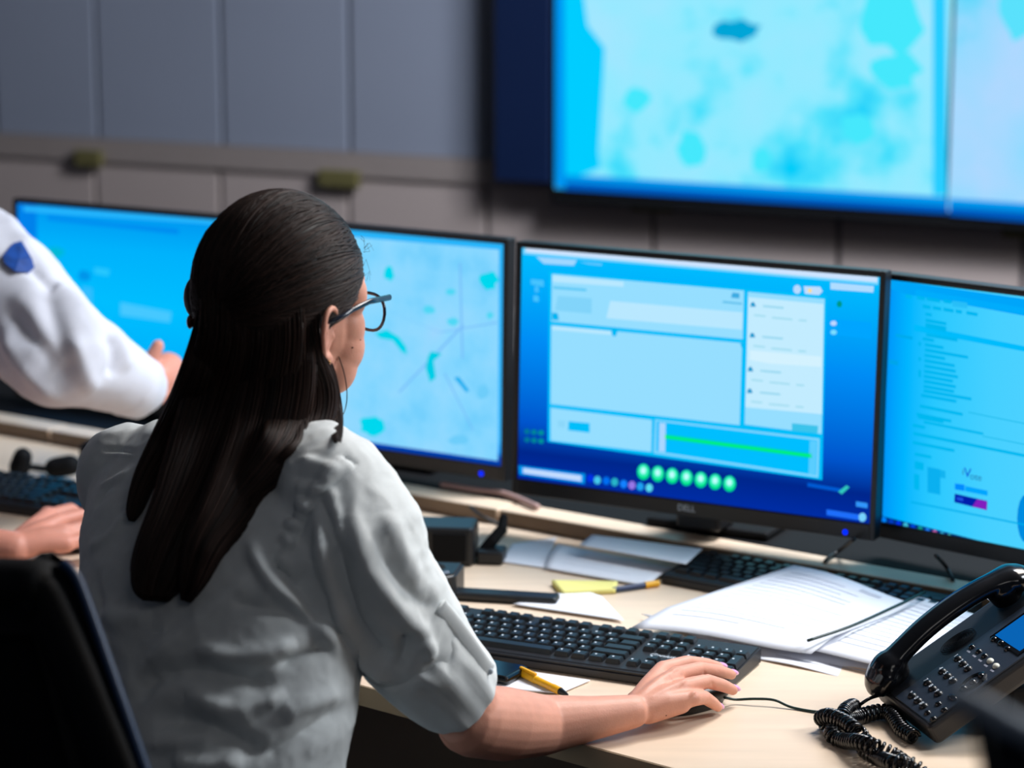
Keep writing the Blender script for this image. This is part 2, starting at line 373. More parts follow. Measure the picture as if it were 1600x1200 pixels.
def scr3(uv,w_,h_):
    P=[bg(w_,h_,emit_ramp('desktop_blue',[(0,(0,45,165)),(.12,(0,38,140)),(.25,(0,85,205)),(.6,(0,140,245)),(1,(0,190,255))],'Z',-h_/2,h_/2))]
    q=lambda pts,col,l=1:P.append(pq(uv,pts,col,l))
    q([(818,385),(1373,431),(1372,445),(818,397)],(120,215,255),1); q([(822,387),(1371,433),(1371,441),(822,394)],(205,228,255),2)
    q([(838,401),(902,406),(897,415),(850,412)],(160,215,255)); q([(905,409),(942,412),(940,415),(920,413)],(100,200,255))
    lt=(150,222,255); lt2=(185,232,255)
    q([(858,424),(1292,462),(1285,750),(856,690)],(0,190,250),1)
    q([(863,428),(1163,454),(1161,530),(862,502)],lt,2); q([(864,430),(975,440),(975,448),(864,440)],lt2,3)
    q([(954,470),(1161,488),(1160,515),(948,497)],lt2,3); q([(872,462),(925,466),(925,490),(868,485)],(130,212,250),3)
    q([(865,447),(917,451),(917,455),(865,451)],(90,200,245),4); q([(1145,457),(1156,458),(1156,466),(1143,465)],(60,170,225),4); q([(1130,470),(1160,473),(1160,476),(1130,473)],(90,190,235),4)
    q([(862,508),(1160,536),(1156,664),(861,631)],lt,2); q([(863,509),(955,517),(955,523),(863,515)],lt2,3)
    q([(863,488),(872,489),(874,500),(863,500)],(0,180,240),3)
    q([(955,512),(967,513),(963,525),(958,525)],(0,185,245),4); q([(1157,536),(1163,537),(1160,545)],(0,185,245),4)
    q([(861,637),(1019,656),(1018,706),(861,688)],lt,2); q([(889,658),(922,661),(922,676),(888,672)],(0,190,250),3); q([(872,656),(884,657),(884,668),(872,667)],(140,215,250),3)
    q([(1169,456),(1289,467),(1284,678),(1164,663)],lt,2); q([(1170,464),(1287,475),(1285,647),(1165,636)],(195,236,255),3)
    q([(1172,547),(1284,557),(1284,573),(1205,568),(1172,562)],(212,242,255),4)
    for (x,y) in ((1177,476),(1176,524),(1173,577),(1172,611)):
        q([(x-4,y+3),(x-2,y-4),(x+2,y-4),(x+5,y+3)],(0,150,205),5)
        q(seg_line((x+16,y+2),(x+48,y+5),3),(150,215,240),5); q(seg_line((x+2,y+16),(x+20,y+18),3),(165,222,242),5); q(seg_line((x+30,y+20),(x+62,y+23),3),(165,222,242),5); q(seg_line((x+72,y+24),(x+84,y+25),3),(165,222,242),5)
    q([(1238,661),(1279,665),(1278,677),(1238,673)],(60,195,235),4)
    q([(1024,655),(1281,685),(1279,746),(1022,708)],(130,215,255),3); q([(1027,658),(1278,688),(1276,742),(1026,705)],(0,190,255),4)
    q([(1031,660),(1041,661),(1040,706),(1030,705)],(170,215,255),5); q([(1266,688),(1277,689),(1275,741),(1264,740)],(90,205,255),5)
    q(seg_line((1040,682),(1270,712),8),(0,205,200),5); q(seg_line((1040,682),(1268,712),4.5),(0,240,120),6)
    q(el_px(1246,452,6,7),(185,220,255),2); q([(1256,447),(1282,448),(1286,455),(1280,461),(1258,459)],(190,222,255),2); q(el_px(1266,454,3,3),(255,220,130),3)
    q([(1298,441),(1366,447),(1365,457),(1298,452)],(175,220,255),2)
    q([(1290,440),(1370,446),(1360,776),(1285,765)],(0,120,230),1) if False else None
    q([(1298,498),(1362,504),(1361,530),(1297,522)],(0,165,255),2); q(el_px(1303,505,5,4),(190,215,255),3); q(el_px(1303,519,5,4),(120,220,255),3); q(el_px(1312,475,4,5),(0,150,130),2)
    q([(830,436),(850,438),(850,448),(830,444)],(70,195,255),2); q(seg_line((836,452),(842,452),9),(70,190,255),2); q(seg_line((834,466),(842,467),9),(70,195,255),2)
    for i in range(3):
        for j in range(2): q(el_px(824+i*11,674+j*13+i,4.5,4),(0,120+15*i,150),2)
    q([(811,727),(915,740),(914,756),(812,741)],(0,150,240),2); q([(818,731),(909,743),(909,752),(818,739)],(195,220,255),3)
    for i in range(7):
        x=1006+i*22.4; y=737+i*3.1
        q(el_px(x,y,10,12.5),(0,225,140),3); q(el_px(x,y-2,7.5,9),(60,245,200),4); q(el_px(x,y-2,4,5),(190,255,255),5)
    ic=[(923,747,(0,50,230)),(934,750,(70,200,235)),(948,751,(0,110,240)),(961,753,(40,180,200)),(975,756,(20,130,255)),(988,758,(150,120,230)),(1001,760,(30,160,240)),(1015,762,(90,220,240))]
    for x,y,c in ic: q(el_px(x,y,5.5,6.5),c,3)
    q(seg_line((1262,757),(1315,766),6),(0,90,210),2); q([(1310,768),(1323,758),(1328,761),(1316,772)],(50,200,190),3)
    q(seg_line((1338,787),(1356,790),8),(50,150,250),3); q(seg_line((1292,800),(1342,808),9),(30,110,250),3); q(el_px(1348,808,6,7),(120,210,255),3)
    return P
def scr4(uv,w_,h_):
    P=[bg(w_,h_,emit_ramp('page_blue',[(0,(0,150,250)),(.06,(0,182,255)),(.14,(40,200,255)),(.3,(70,208,255)),(1,(105,214,255))],'X',-w_/2,w_/2))]
    q=lambda pts,col,l=1:P.append(pq(uv,pts,col,l))
    q([(1389,437),(1800,495),(1800,530),(1415,459),(1389,450)],(0,165,250),1)
    q([(1432,452),(1800,515),(1800,524),(1430,462)],(0,172,252),2)
    X=lambda zx,zy:(1390+zx*.175,430+zy*.175)
    dk=(0,182,240)
    def ln(x0,y0,x1,t=26,c=dk,sl=.235): a=X(x0,y0); b=X(x1,y0+(x1-x0)*sl*.75); q(seg_line(a,b,t*.175),c,3)
    q([X(565,225),X(700,245),X(697,295),X(565,275)],(40,190,248),4)
    for a,b in ((150,200),(250,320),(335,455),(485,555)): ln(a,165+a*.13,b,30)
    for a,b in ((300,370),(390,465),(485,575),(595,650),(690,790)): ln(a,230+a*.15,b,30)
    ln(325,345,380); ln(325,400,510,28); ln(325,450,510,50)
    q([X(225,440),X(1500,690),X(1500,735),X(225,495)],(0,188,252),3)
    ys=[(330,530,610),(300,565,400),(320,618,485),(320,665,705),(315,712,500),(315,760,585),(315,808,595),(312,855,615),(310,900,570),(310,945,595),(308,990,580),(308,1030,735),(285,1070,600)]
    for a,y,b in ys: ln(a,y,b,27)
    for y in (610,745,860,890): ln(262,y,285,34)
    ln(60,535,210,24,(0,170,235)); ln(0,770,80,40,(0,165,235))
    Y=lambda zx,zy:(1390+zx*.2,640+zy*.2)
    def l2(x0,y0,x1,t=24,c=(0,184,240)): a=Y(x0,y0); b=Y(x1,y0+(x1-x0)*.2); q(seg_line(a,b,t*.2),c,3)
    l2(240,-30,575); l2(215,35,485); l2(225,55,425); l2(270,95,735,20); l2(185,120,280); l2(190,185,1200,24); l2(185,255,510); l2(200,345,330); l2(200,430,270,60); l2(195,560,235,120); l2(300,545,400,200,(10,176,240)); l2(400,500,440,60,(20,180,240)); l2(170,720,1100,14,(0,178,238)); l2(620,20,1300,8,(30,186,235)); l2(730,205,1300,8,(30,186,235))
    q([Y(515,575),Y(590,585),Y(590,635),Y(515,622)],(0,140,255),4); q([Y(595,595),Y(770,632),Y(770,672),Y(595,636)],(0,165,255),4)
    q([Y(513,655),Y(768,712),Y(765,785),Y(510,722)],(0,30,170),4); q([Y(690,697),Y(768,714),Y(765,784),Y(650,757)],(130,30,190),5); q([Y(530,680),Y(580,690),Y(580,715),Y(530,703)],(30,80,220),5)
    q(el_px(1604,810,14,38),(0,140,225),3)
    q([(1379,806),(1600,862),(1800,912),(1800,935),(1600,880),(1379,820)],(0,45,125),2)
    for i,c in enumerate([(0,130,250),(0,60,190),(0,50,230),(60,190,220),(0,70,220),(20,160,140),(30,130,255),(200,100,170),(60,190,235),(90,225,220)]):
        x=1382+i*11.3; q(el_px(x,812.5+(x-1382)*.262,4.2,5.5,8),c,4)
    return P
def scr2(uv,w_,h_):
    m=emit_ramp('map_pale',[(.3,(110,205,252)),(.45,(132,214,255)),(.6,(145,217,255)),(.75,(155,215,255))],noise=1,nscale=11)
    P=[bg(w_,h_,emit_ramp('map_rim',[(0,(0,60,170)),(.035,(0,70,180)),(.06,(20,150,245)),(.12,(60,185,255)),(1,(40,180,250))],'Z',-h_/2,h_/2))]
    q=lambda pts,col,l=1,mm=None:P.append(pq(uv,pts,col,l,mm))
    q([(365,354),(780,390),(778,720),(600,694),(365,658)],None,1,m)
    X=lambda x,y:(530+x*.375,350+y*.375)
    for cx,cy,rx,ry,sd in ((210,205,22,32,1),(625,235,36,40,2),(468,282,20,14,3),(475,408,26,16,4),(375,355,25,18,5),(630,380,14,14,6),(140,840,55,45,7),(600,700,30,30,8),(500,900,40,20,10)):
        x,y=X(cx,cy); q(blob(x,y,rx*.375,ry*.375,seed=sd),(0,215,238) if sd in(1,2,7) else (80,215,245) if sd<8 else (110,205,250),3)
    q([X(*p) for p in ((150,455),(200,440),(250,470),(280,510),(285,545),(260,530),(225,485),(170,475))],(0,212,235),3)
    q([X(*p) for p in ((385,530),(430,540),(395,570),(405,640),(380,660),(362,600),(372,550))],(0,205,230),3)
    q([X(*p) for p in ((480,640),(500,635),(545,695),(530,700))],(20,175,240),3)
    for a,b in (((505,160),(515,560)),((180,350),(420,450)),((420,450),(660,410)),((250,700),(520,420)),((440,620),(560,860))):
        a=X(*a); b=X(*b); q([(a[0]-1.5,a[1]),(b[0]-1.5,b[1]-1),(b[0]+1.5,b[1]+1),(a[0]+1.5,a[1]+1)],(120,190,250),2)
    return P
def scr1(uv,w_,h_):
    P=[bg(w_,h_,emit_ramp('azure_page',[(0,(0,60,150)),(.05,(0,80,180)),(.09,(0,172,250)),(.5,(0,190,255)),(.8,(0,178,252)),(1,(0,150,240))],'Z',-h_/2,h_/2))]
    q=lambda pts,col,l=1:P.append(pq(uv,pts,col,l))
    X=lambda x,y:(x*.25,280+y*.25)
    q([X(110,140),X(230,160),X(235,560),X(115,560)],(0,130,235),1)
    q([X(150,170),X(1400,260),X(1400,285),X(150,200)],(40,185,255),2)
    q([X(300,225),X(720,275),X(1120,310),X(1120,345),X(720,300),X(300,255)],(0,140,240),3)
    q([X(755,770),X(1075,830),X(1065,895),X(755,850)],(70,200,255),3)
    q([X(515,670),X(580,680),X(580,850),X(600,930),X(510,760)],(50,190,255),3)
    q([X(590,550),X(690,565),X(680,605),X(595,590)],(40,200,255),3); q([X(630,880),X(710,895),X(705,940),X(630,920)],(50,195,255),3)
    q(blob(85,395,18,8,seed=4),(0,185,215),3); q(blob(132,430,10,9,seed=5),(0,150,235),3)
    return P
Sx,Sy=.570,.356
monitor((.264,3.685,1.010),R(28),R(2.1),Sx,Sy,'black monitor showing light panels above a row of green dots',scr3)
monitor((-.249,4.104,.993),R(31),R(1.3),.547,Sy,'black monitor showing a pale blue map, half hidden by the seated woman\'s head',scr2)
monitor((.756,3.412,1.000),R(40.1),R(0),Sx,Sy,'black monitor cut by the right edge, showing a page of text lines',scr4,led=False)
uv_,so_=t4['uv']
for ch,x,y,c,sz in (('i',1506,737,(50,110,165),.013),('V',1513,739,(0,75,215),.019),('ote',1526,745,(40,130,185),.014)):
    x_,z_=uv_(x,y); textmesh(ch,sz,Matrix.Translation((x_,-.0022,z_))@Matrix.Rotation(math.pi/2,4,'X'),emit(c),'logo_text',so_)
monitor((-.676,4.534,.969),R(28.6),R(3),.539,.337,'far left monitor with plain azure page behind the pointing arm',scr1,led=False)
# ------------------------------------------------------------------ keyboards
KU=.019
ROWS=[ # (row y from the front, [(x start in key units, width)])
 (5.35,[(0,1)]+[(2+i,1) for i in range(4)]+[(6.5+i,1) for i in range(4)]+[(11+i,1) for i in range(4)]+[(15.25+i,1) for i in range(3)]),
 (4,[(i,1) for i in range(13)]+[(13,2)]+[(15.25+i,1) for i in range(3)]+[(18.5+i,1) for i in range(4)]),
 (3,[(0,1.5)]+[(1.5+i,1) for i in range(12)]+[(13.5,1.5)]+[(15.25+i,1) for i in range(3)]+[(18.5+i,1) for i in range(3)]),
 (2,[(0,1.75)]+[(1.75+i,1) for i in range(11)]+[(12.75,2.25)]+[(18.5+i,1) for i in range(3)]),
 (1,[(0,2.25)]+[(2.25+i,1) for i in range(10)]+[(12.25,2.75)]+[(16.25,1)]+[(18.5+i,1) for i in range(3)]),
 (0,[(0,1.25),(1.25,1.25),(2.5,1.25),(3.75,6.25),(10,1.25),(11.25,1.25),(12.5,1.25),(13.75,1.25)]+[(15.25+i,1) for i in range(3)]+[(18.5,2),(20.5,1)])]
_kc={}
def keymesh(wd,dp=1):
    k=(wd,dp)
    if k not in _kc:
        bm=newbox(-wd*KU/2+.0009,-dp*KU/2+.0009,0,wd*KU/2-.0009,dp*KU/2-.0009,.0075)
        for v in bm.verts:
            if v.co.z>.005: v.co.x-=math.copysign(.0022,v.co.x); v.co.y-=math.copysign(.0018,v.co.y); v.co.y+=.0006
        bmesh.ops.bevel(bm,geom=bm.edges[:],offset=.0009,segments=2,affect='EDGES')
        me=bpy.data.meshes.new('key'); bm.to_mesh(me); bm.free(); me.materials.append(M_key); _kc[k]=me
    return _kc[k]
KW,KD=.445,.148
def make_keyboard(label,loc,rz,legends=True):
    t=thing('keyboard',label,'keyboard',loc,rz,'computer keyboards on the desk')
    tilt=Matrix.Rotation(R(4),4,'X')
    prof=[(0,.0),(0,.013),(.004,.016),(KD-.004,.024),(KD,.021),(KD,0)]
    bm=bmesh.new()
    a=[bm.verts.new((0,y,z)) for y,z in prof]; b=[bm.verts.new((KW,y,z)) for y,z in prof]
    bm.faces.new(a); bm.faces.new(b)
    for i in range(len(prof)): j=(i+1)%len(prof); bm.faces.new((a[i],a[j],b[j],b[i]))
    bmesh.ops.recalc_face_normals(bm,faces=bm.faces[:]); bmesh.ops.bevel(bm,geom=bm.edges[:],offset=.0025,segments=2,affect='EDGES')
    obj('case',bm,M_kb,t)
    def ztop(y): return .0155+(y-.004)*(.008/(KD-.008))
    x0,y0=.0125,.0165; n=0; rest=[]; leg=bmesh.new()
    order=[]
    for ry,ks in ROWS:
        for xs,wd in ks: order.append((xs,ry,wd,1))
    order+= [(21.5,2.5,1,2),(21.5,.5,1,2)]
    order.sort(key=lambda k:-k[0])
    for xs,ry,wd,dp in order:
        cx=x0+(xs+wd/2)*.0192*1.0; cy=y0+(ry+.5)*.0192*.985
        if cy>KD-.008: cy=KD-.009
        Mk=Matrix.Translation((cx,cy,ztop(cy)-.001))@Matrix.Rotation(R(3.2),4,'X')
        if n<100:
            k=bpy.data.objects.new('key',keymesh(wd,dp)); C.objects.link(k); k.parent=t; k.matrix_local=Mk
        else:
            me=keymesh(wd,dp).copy(); me.transform(Mk); rest.append(me)
        if legends and wd<1.5 and ry<5:
            q=newbox(-.0042,-.0001,0,-.0016,.0032,.0001); xform(q,Mk@Matrix.Translation((0,.001,.0076)))
            me=bpy.data.meshes.new('t'); q.to_mesh(me); leg.from_mesh(me); q.free()
        n+=1
    bm=bmesh.new()
    for me in rest: bm.from_mesh(me)
    obj('key',bm,M_key,t,kind='stuff')
    if legends: obj('key_legends',leg,M_white,t,kind='stuff')
    else: leg.free()
    return t,ztop
kyaw=-.432
kbl=Vector((-.079,3.374,DZ)); kux=Vector((math.cos(kyaw),math.sin(kyaw),0)); kuy=Vector((-math.sin(kyaw),math.cos(kyaw),0))
kb,ztop=make_keyboard('black full-size keyboard in front of the seated woman, beside her mouse hand',tuple(kbl-kuy*KD+Vector((0,0,.0005))),kyaw)
textmesh('Genius',.0125,Matrix.Translation((.338,.066,ztop(.066)+.0006))@Matrix.Rotation(R(3),4,'X'),M_white,'logo',kb,shear=.3)
p=Z(1032,912,DZ)
yw2=-R(35)
k2,_z=make_keyboard('black keyboard tucked under the printed sheets below the monitor with green dots',(p.x,p.y,DZ+.0005),yw2,False); k2.scale=(1,.85,.9)
p=Z(-190,775,DZ+.0)
make_keyboard('black keyboard at the left edge beside the bare hand on a mouse',(p.x,p.y,DZ+.0005),-R(26),False)
# ------------------------------------------------------------------ papers
def paper(name,px,label,cat='paper',z=DZ+.0012,m=M_paper,bend=None,lines=None,th=.0006,group='loose office papers on the desk',nx=14,ny=14):
    # quad given by its four corners (far-left, far-right, near-right, near-left)
    P=[Z(x,y,z+(zz if zz else 0)) for x,y,*zz_ in px for zz in [zz_[0] if zz_ else 0]]
    c=sum(P,Vector())/4; bm=bmesh.new(); g=[]
    for j in range(ny+1):
        v=j/ny; row=[]
        for i in range(nx+1):
            u=i/nx; q=P[0]*(1-u)*(1-v)+P[1]*u*(1-v)+P[2]*u*v+P[3]*(1-u)*v
            if bend: q=q+Vector((0,0,bend(u,v)))
            row.append(bm.verts.new(q-c))
        g.append(row)
    for j in range(ny):
        for i in range(nx): bm.faces.new((g[j][i],g[j+1][i],g[j+1][i+1],g[j][i+1]))
    o=obj(name,bm,m,None,smooth=True); o.location=c; o.rotation_euler=(0,0,0)
    s_=o.modifiers.new('thickness','SOLIDIFY'); s_.thickness=th; s_.offset=-1
    tag(o,label,cat,group)
    if lines:
        bm=bmesh.new()
        for (u0,v0,u1,v1) in lines:
            k=max(2,int((u1-u0)*14)); a=[];b=[]
            for i in range(k+1):
                u=u0+(u1-u0)*i/k
                for v,l in ((v0,a),(v1,b)):
                    q=P[0]*(1-u)*(1-v)+P[1]*u*(1-v)+P[2]*u*v+P[3]*(1-u)*v
                    l.append(bm.verts.new(q-c+Vector((0,0,(bend(u,v) if bend else 0)+.0005))))
            for i in range(k): bm.faces.new((a[i],a[i+1],b[i+1],b[i]))
        obj('printed_text',bm,mat('faint_print',(196,200,212),.8,.1),o,kind='stuff')
    return o
rr=random.Random(3)
def txt(n,u0=.1,u1=.9,v0=.1,v1=.9,t=.006): 
    L=[]
    for i in range(n):
        v=v0+(v1-v0)*i/n; L.append((u0,v,u0+(u1-u0)*rr.uniform(.4,1),v+t))
    return L
hump=lambda u,v: .018*math.exp(-((v-.55)/.18)**2)
paper('paper_sheet',[(1240,883),(1432,940),(1268,1003),(985,968)],'large printed sheet lying over the far keyboard, its near edge curling up',z=DZ+.030,bend=lambda u,v:-.012*max(0,v-.8)*5+.004*math.sin(u*5),lines=txt(16)+[(.62,.05,.78,.085)])
paper('paper_sheet',[(1438,932),(1600,985),(1470,1052),(1262,1002)],'printed sheet with one corner under the telephone handset',z=DZ+.024,bend=lambda u,v:-.010*max(0,v-.7)*3.3,lines=txt(14,.1,.8))
paper('paper_sheet',[(1002,966),(1500,1046),(1372,1068),(1185,1030)],'white sheet flat on the desk, lowest of the sheets right of the keyboard',z=DZ+.0015,bend=lambda u,v:.012*max(0,.55-v)+.002*math.sin(u*6),lines=[(.3,.7,.55,.73),(.6,.6,.8,.63)])
paper('paper_sheet',[(905,920),(940,932),(975,970),(800,944)],'white sheet poking out from behind the woman\'s keyboard',z=DZ+.004)
paper('paper_sheet',[(925,836),(1098,858),(1072,882),(905,852)],'white sheet on top of the papers, farthest from the keyboard',z=DZ+.027)
paper('paper_sheet',[(872,850),(1058,888),(1012,916),(850,888)],'bluish-white folded sheet in the middle of the far papers',z=DZ+.0035,bend=lambda u,v:.006*math.sin(v*3.1),lines=txt(6,.15,.8))
paper('paper_sheet',[(800,850),(870,840),(850,888),(782,878)],'small white sheet next to the black plug-like gadget',z=DZ+.0015)
paper('sticky_notes',[(862,906),(965,908),(962,920),(878,924)],'yellow sticky note pad lying before the far papers','notepad',z=DZ+.008,m=M_sticky,th=.007,group=None)
o=paper('notepad_sheet',[(740,1038),(922,1064),(875,1084),(720,1072)],'small white notepad sheet under the yellow pen','paper',z=DZ+.0018,th=.0014)
# ------------------------------------------------------------------ pens and small things
def stick(name,a,b,r,label,cat,m,z=DZ,caps=None):
    A=Z(*a,z+r);B=Z(*b,z+r); d=(B-A); L=d.length; t=thing(name,label,cat,tuple(A),0)
    t.rotation_euler=d.to_track_quat('X','Z').to_euler(); return t,L
pz=DZ+.0028
t,Lp=stick('ballpoint_pen',(812,1050),(888,1086),.0055,'yellow ballpoint pen with black tip beside the woman\'s forearm','pen',M_yel,z=pz)
def lathe(bm,prof,seg=20):
    rings=[[bm.verts.new((x,r*math.cos(2*math.pi*k/seg),r*math.sin(2*math.pi*k/seg))) for k in range(seg)] for x,r in prof]
    for i in range(len(rings)-1):
        for k in range(seg): bm.faces.new((rings[i][k],rings[i][(k+1)%seg],rings[i+1][(k+1)%seg],rings[i+1][k]))
    bm.faces.new(rings[0]); bm.faces.new(rings[-1]); return bm
obj('barrel',lathe(bmesh.new(),[(0,.0035),(.001,.0052),(Lp*.35,.0055),(Lp*.36,.0048),(Lp*.68,.0048),(Lp*.7,.0053),(Lp*.84,.005)]),M_yel,t,smooth=False)
obj('tip',lathe(bmesh.new(),[(Lp*.84,.0046),(Lp*.93,.003),(Lp*.985,.0014),(Lp,.0005)]),M_black,t,label='black cone tip')
obj('clip',newbox(.002,-.0022,.0052,Lp*.34,.0022,.0085,bev=.001),M_yel,t)
# phone under sleeve
q=Z(810,1067,DZ)
o=thing('mobile_phone','black mobile phone on the notepad, half under the woman\'s rolled sleeve','phone',(q.x,q.y,DZ+.0035),R(-30))
obj('body',newbox(-.12,-.028,0,.0,.03,.011,bev=.005,seg=3),M_gloss,o)
obj('glass_front',newbox(-.115,-.024,.0105,-.006,.026,.0116,bev=.0004),M_gloss,o)
# black pad behind keyboard
o=obj('document_tray',newbox(-.09,-.01,0,.065,.022,.012,bev=.004),M_black); q=Z(800,948,DZ); o.location=(q.x,q.y+.02,DZ+.0005); o.rotation_euler=(0,0,-R(12))
tag(o,'flat black tray lying right behind the left part of the keyboard','tray')
# radio charger block and speaker
q=Z(655,884,DZ); t=thing('desk_speaker','boxy black desk speaker with a small orange light, behind the woman\'s sleeve','speaker',(q.x,q.y,DZ+.0005),-R(6))
obj('housing',newbox(-.06,0,0,.081,.07,.058,bev=.006),M_black,t)
bm=bmesh.new(); ell(bm,(.0,-.001,.045),(.006,.0025,.004)); obj('status_light',bm,emit((170,70,25),.7),t,label='small orange light')
obj('control_strip',newbox(.02,-.003,.008,.07,.001,.05,bev=.001),M_matte,t)
q=Z(655,935,DZ); t=thing('radio_charger','round-fronted black radio charging cup in front of the desk speaker','charger',(q.x,q.y,DZ+.0005),-R(6))
pr=[(-.055,.055)]+[(-.055+.0,.0)]+[(.055*math.sin(R(a)),-.03*math.cos(R(a))) for a in range(-80,90,10)]+[(.058,.05)]
bm=prism(pr,0,.04); bmesh.ops.bevel(bm,geom=[e for e in bm.edges if abs(e.verts[0].co.z-e.verts[1].co.z)<1e-6 and e.verts[0].co.z>.03],offset=.004,segments=3,affect='EDGES')
obj('cup',bm,M_black,t)
obj('rim',tube(bmesh.new(),[(.045*math.sin(R(a)),.002-.024*math.cos(R(a)),.0405) for a in range(-70,80,10)],.003,8),M_grey,t,label='grey curved rim')
bm=bmesh.new(); ell(bm,(.0,.022,.04),(.035,.018,.006)); obj('well',bm,M_matte,t)
# small gadget on a stalk
q=Z(768,878,DZ); t=thing('desk_microphone','short black microphone on a square foot, left of the far papers','microphone',(q.x,q.y,DZ+.0005),-R(8))
obj('foot',newbox(-.02,-.02,0,.02,.025,.02,bev=.004),M_black,t)
obj('stalk',capsule(bmesh.new(),[(-.012,.005,.015),(.0,.01,.03),(.013,.02,.046),(.014,.03,.06)],[.009,.009,.008,.006]),M_matte,t)
obj('cable_plug',newbox(-.03,.0,.006,-.018,.012,.016,bev=.002),M_black,t)
# sticky pen behind
t,Lp=stick('highlighter_pen',(1030,911),(955,922),.0045,'dark pen with a yellow cap between the sticky notes and the far keyboard','pen',M_yel,z=DZ+.0008)
obj('cap',lathe(bmesh.new(),[(0,.003),(.001,.0045),(Lp*.3,.0048)]),M_yel,t,label='yellow cap'); obj('barrel',lathe(bmesh.new(),[(Lp*.3,.004),(Lp*.95,.0038),(Lp,.001)]),mat('navy_pen',(30,50,90),.4),t)
# left: black box and headset by the far keyboard
q=Z(143,732,DZ); t=thing('desk_phone_charger','small black box on the desk just left of the woman\'s shoulder','charger',(q.x,q.y,DZ+.0005),-R(25))
obj('housing',newbox(-.02,-.01,0,.09,.06,.04,bev=.006),M_black,t)
obj('top_plate',newbox(-.016,-.006,.0395,.086,.056,.043,bev=.001),M_matte,t)
q=Z(10,765,DZ); t=thing('headset','black headset lying behind the keyboard at the left edge','headset',(q.x+.02,q.y+.075,DZ+.001),-R(10))
obj('ear_cushion',capsule(bmesh.new(),[(-.012,0,.018),(-.006,0,.036)],[.018,.016]),M_matte,t)
obj('ear_cushion',capsule(bmesh.new(),[(.05,.0,.020),(.075,.004,.024)],[.017,.018]),M_matte,t)
obj('headband',tube(bmesh.new(),[(-.01,0,.03),(-.005,.02,.014),(.02,.035,.008),(.05,.02,.012),(.062,.0,.022)],.006,10),M_matte,t)
# ------------------------------------------------------------------ cables
def cable(name,px,r,label,m=M_black,n=8,cat='cable'):
    P=catmull([tuple(Z(x,y,z)) for x,y,z in px],n); c=Vector(P[len(P)//2]); c.z=min(p[2] for p in P)
    bm=bmesh.new(); tube(bm,[Vector(p)-c for p in P],r,8); o=obj(name,bm,m,None,smooth=True); o.location=c; tag(o,label,cat); return o
ze=DZ+.0022
cable('mouse_cable',[(1132,1090,DZ+.012),(1150,1093,ze+.004),(1180,1092,ze+.006),(1210,1094,ze+.006),(1240,1106,ze),(1290,1113,ze),(1350,1108,ze),(1400,1103,ze)],.0017,'thin dark cable running from the mouse to the telephone',M_green)
cable('cable',[(1262,1001,DZ+.028),(1330,978,DZ+.034),(1400,947,DZ+.036),(1445,925,DZ+.034)],.0022,'dark green line for the shaded gap between the printed sheets',M_green)  # dark tube drawn for the shade in the gap between two sheets
for i,(pts,lb) in enumerate((([(1335,842,RZ+.05),(1312,860,RZ+.01),(1290,876,RZ+.003),(1284,892,DZ+.01),(1282,905,DZ+.03)],'black cable hanging from the monitor with green dots over the riser'),
    ([(1462,868,RZ+.05),(1478,885,RZ+.012),(1488,905,RZ+.003),(1493,925,DZ+.004)],'black cable under the monitor behind the telephone'),
    ([(735,792,RZ+.003),(752,806,DZ+.02),(790,826,DZ+.003),(775,845,DZ+.003)],'thin black cable from the riser to the small microphone'))):
    cable('cable',pts,.0028,lb)
cable('cable',[(690,757,RZ+.006),(740,765,RZ+.006),(790,772,RZ+.006),(840,792,RZ+.006)],.005,'pinkish-grey cable bundle lying on the shelf under the pale map monitor',mat('pinkish_cable',(170,140,135),.5))
cable('cable',[(1080,915,ze),(950,935,ze),(900,930,ze),(880,925,ze),(860,935,ze)],.0012,'thin grey wire looping by the sticky notes',mat('grey_wire',(140,120,100),.5)) if False else None
# ------------------------------------------------------------------ mouse
mdir=Vector((.80,.60,0)).normalized(); q=Z(1131,1092,DZ); mc=q-mdir*.052
t=thing('computer_mouse','black wired mouse under the woman\'s right hand','mouse',(mc.x,mc.y,DZ+.0006),math.atan2(mdir.y,mdir.x))
bm=bmesh.new(); bmesh.ops.create_uvsphere(bm,u_segments=28,v_segments=18,radius=1)
for v in bm.verts:
    x,y,z=v.co; 
    sx=math.copysign(abs(x)**.75,x); sy=math.copysign(abs(y)**.8,y)
    v.co=Vector((sx*.053,sy*.028*(1-.08*x),max(0,(z*.5+.5))**.9*.030*(1-.18*x*x*(1 if x>0 else .6)) if z>-.6 else 0))
obj('shell',bm,M_black,t,smooth=True)
bm=bmesh.new(); ell(bm,(.028,0,.029),(.008,.003,.004)); obj('scroll_wheel',bm,M_grey,t)
# ------------------------------------------------------------------ desk telephone
TZ=R(-74); tau=R(31)
pc=Z(1466,1173,DZ)
PWd,PL,PT=.165,.225,.03
tx=Vector((math.cos(TZ),math.sin(TZ),0)); org=pc-tx*PWd
tp=thing('desk_telephone','black desk telephone with coiled cord at the right end of the desk','telephone',(org.x,org.y,DZ+.0006),TZ)
SL=Matrix.Translation((0,0.0,.004))@Matrix.Rotation(tau,4,'X')     # slab frame: x across, y up the slope, z out of the face
SWm=Matrix.Translation(org)@Matrix.Rotation(TZ,4,'Z')@SL; SI=SWm.inverted()
def sl(px,py,n=PT):
    p=onplane(px,py,SWm@Vector((0,0,n)),SWm.to_3x3()@Vector((0,0,1))); q=SI@p; return q.x,q.y
def sbox(*a,**k): return xform(newbox(*a,**k),SL)
obj('body',sbox(0,0,0,PWd,PL,PT,bev=.007,seg=4),M_kb,tp)
obj('face_plate',sbox(.064,.006,PT-.001,PWd-.004,PL-.02,PT+.0012,bev=.0008),mat('phone_face',(38,48,62),.38,.5,bump=.05,bscale=700),tp,label='dark slate face plate')
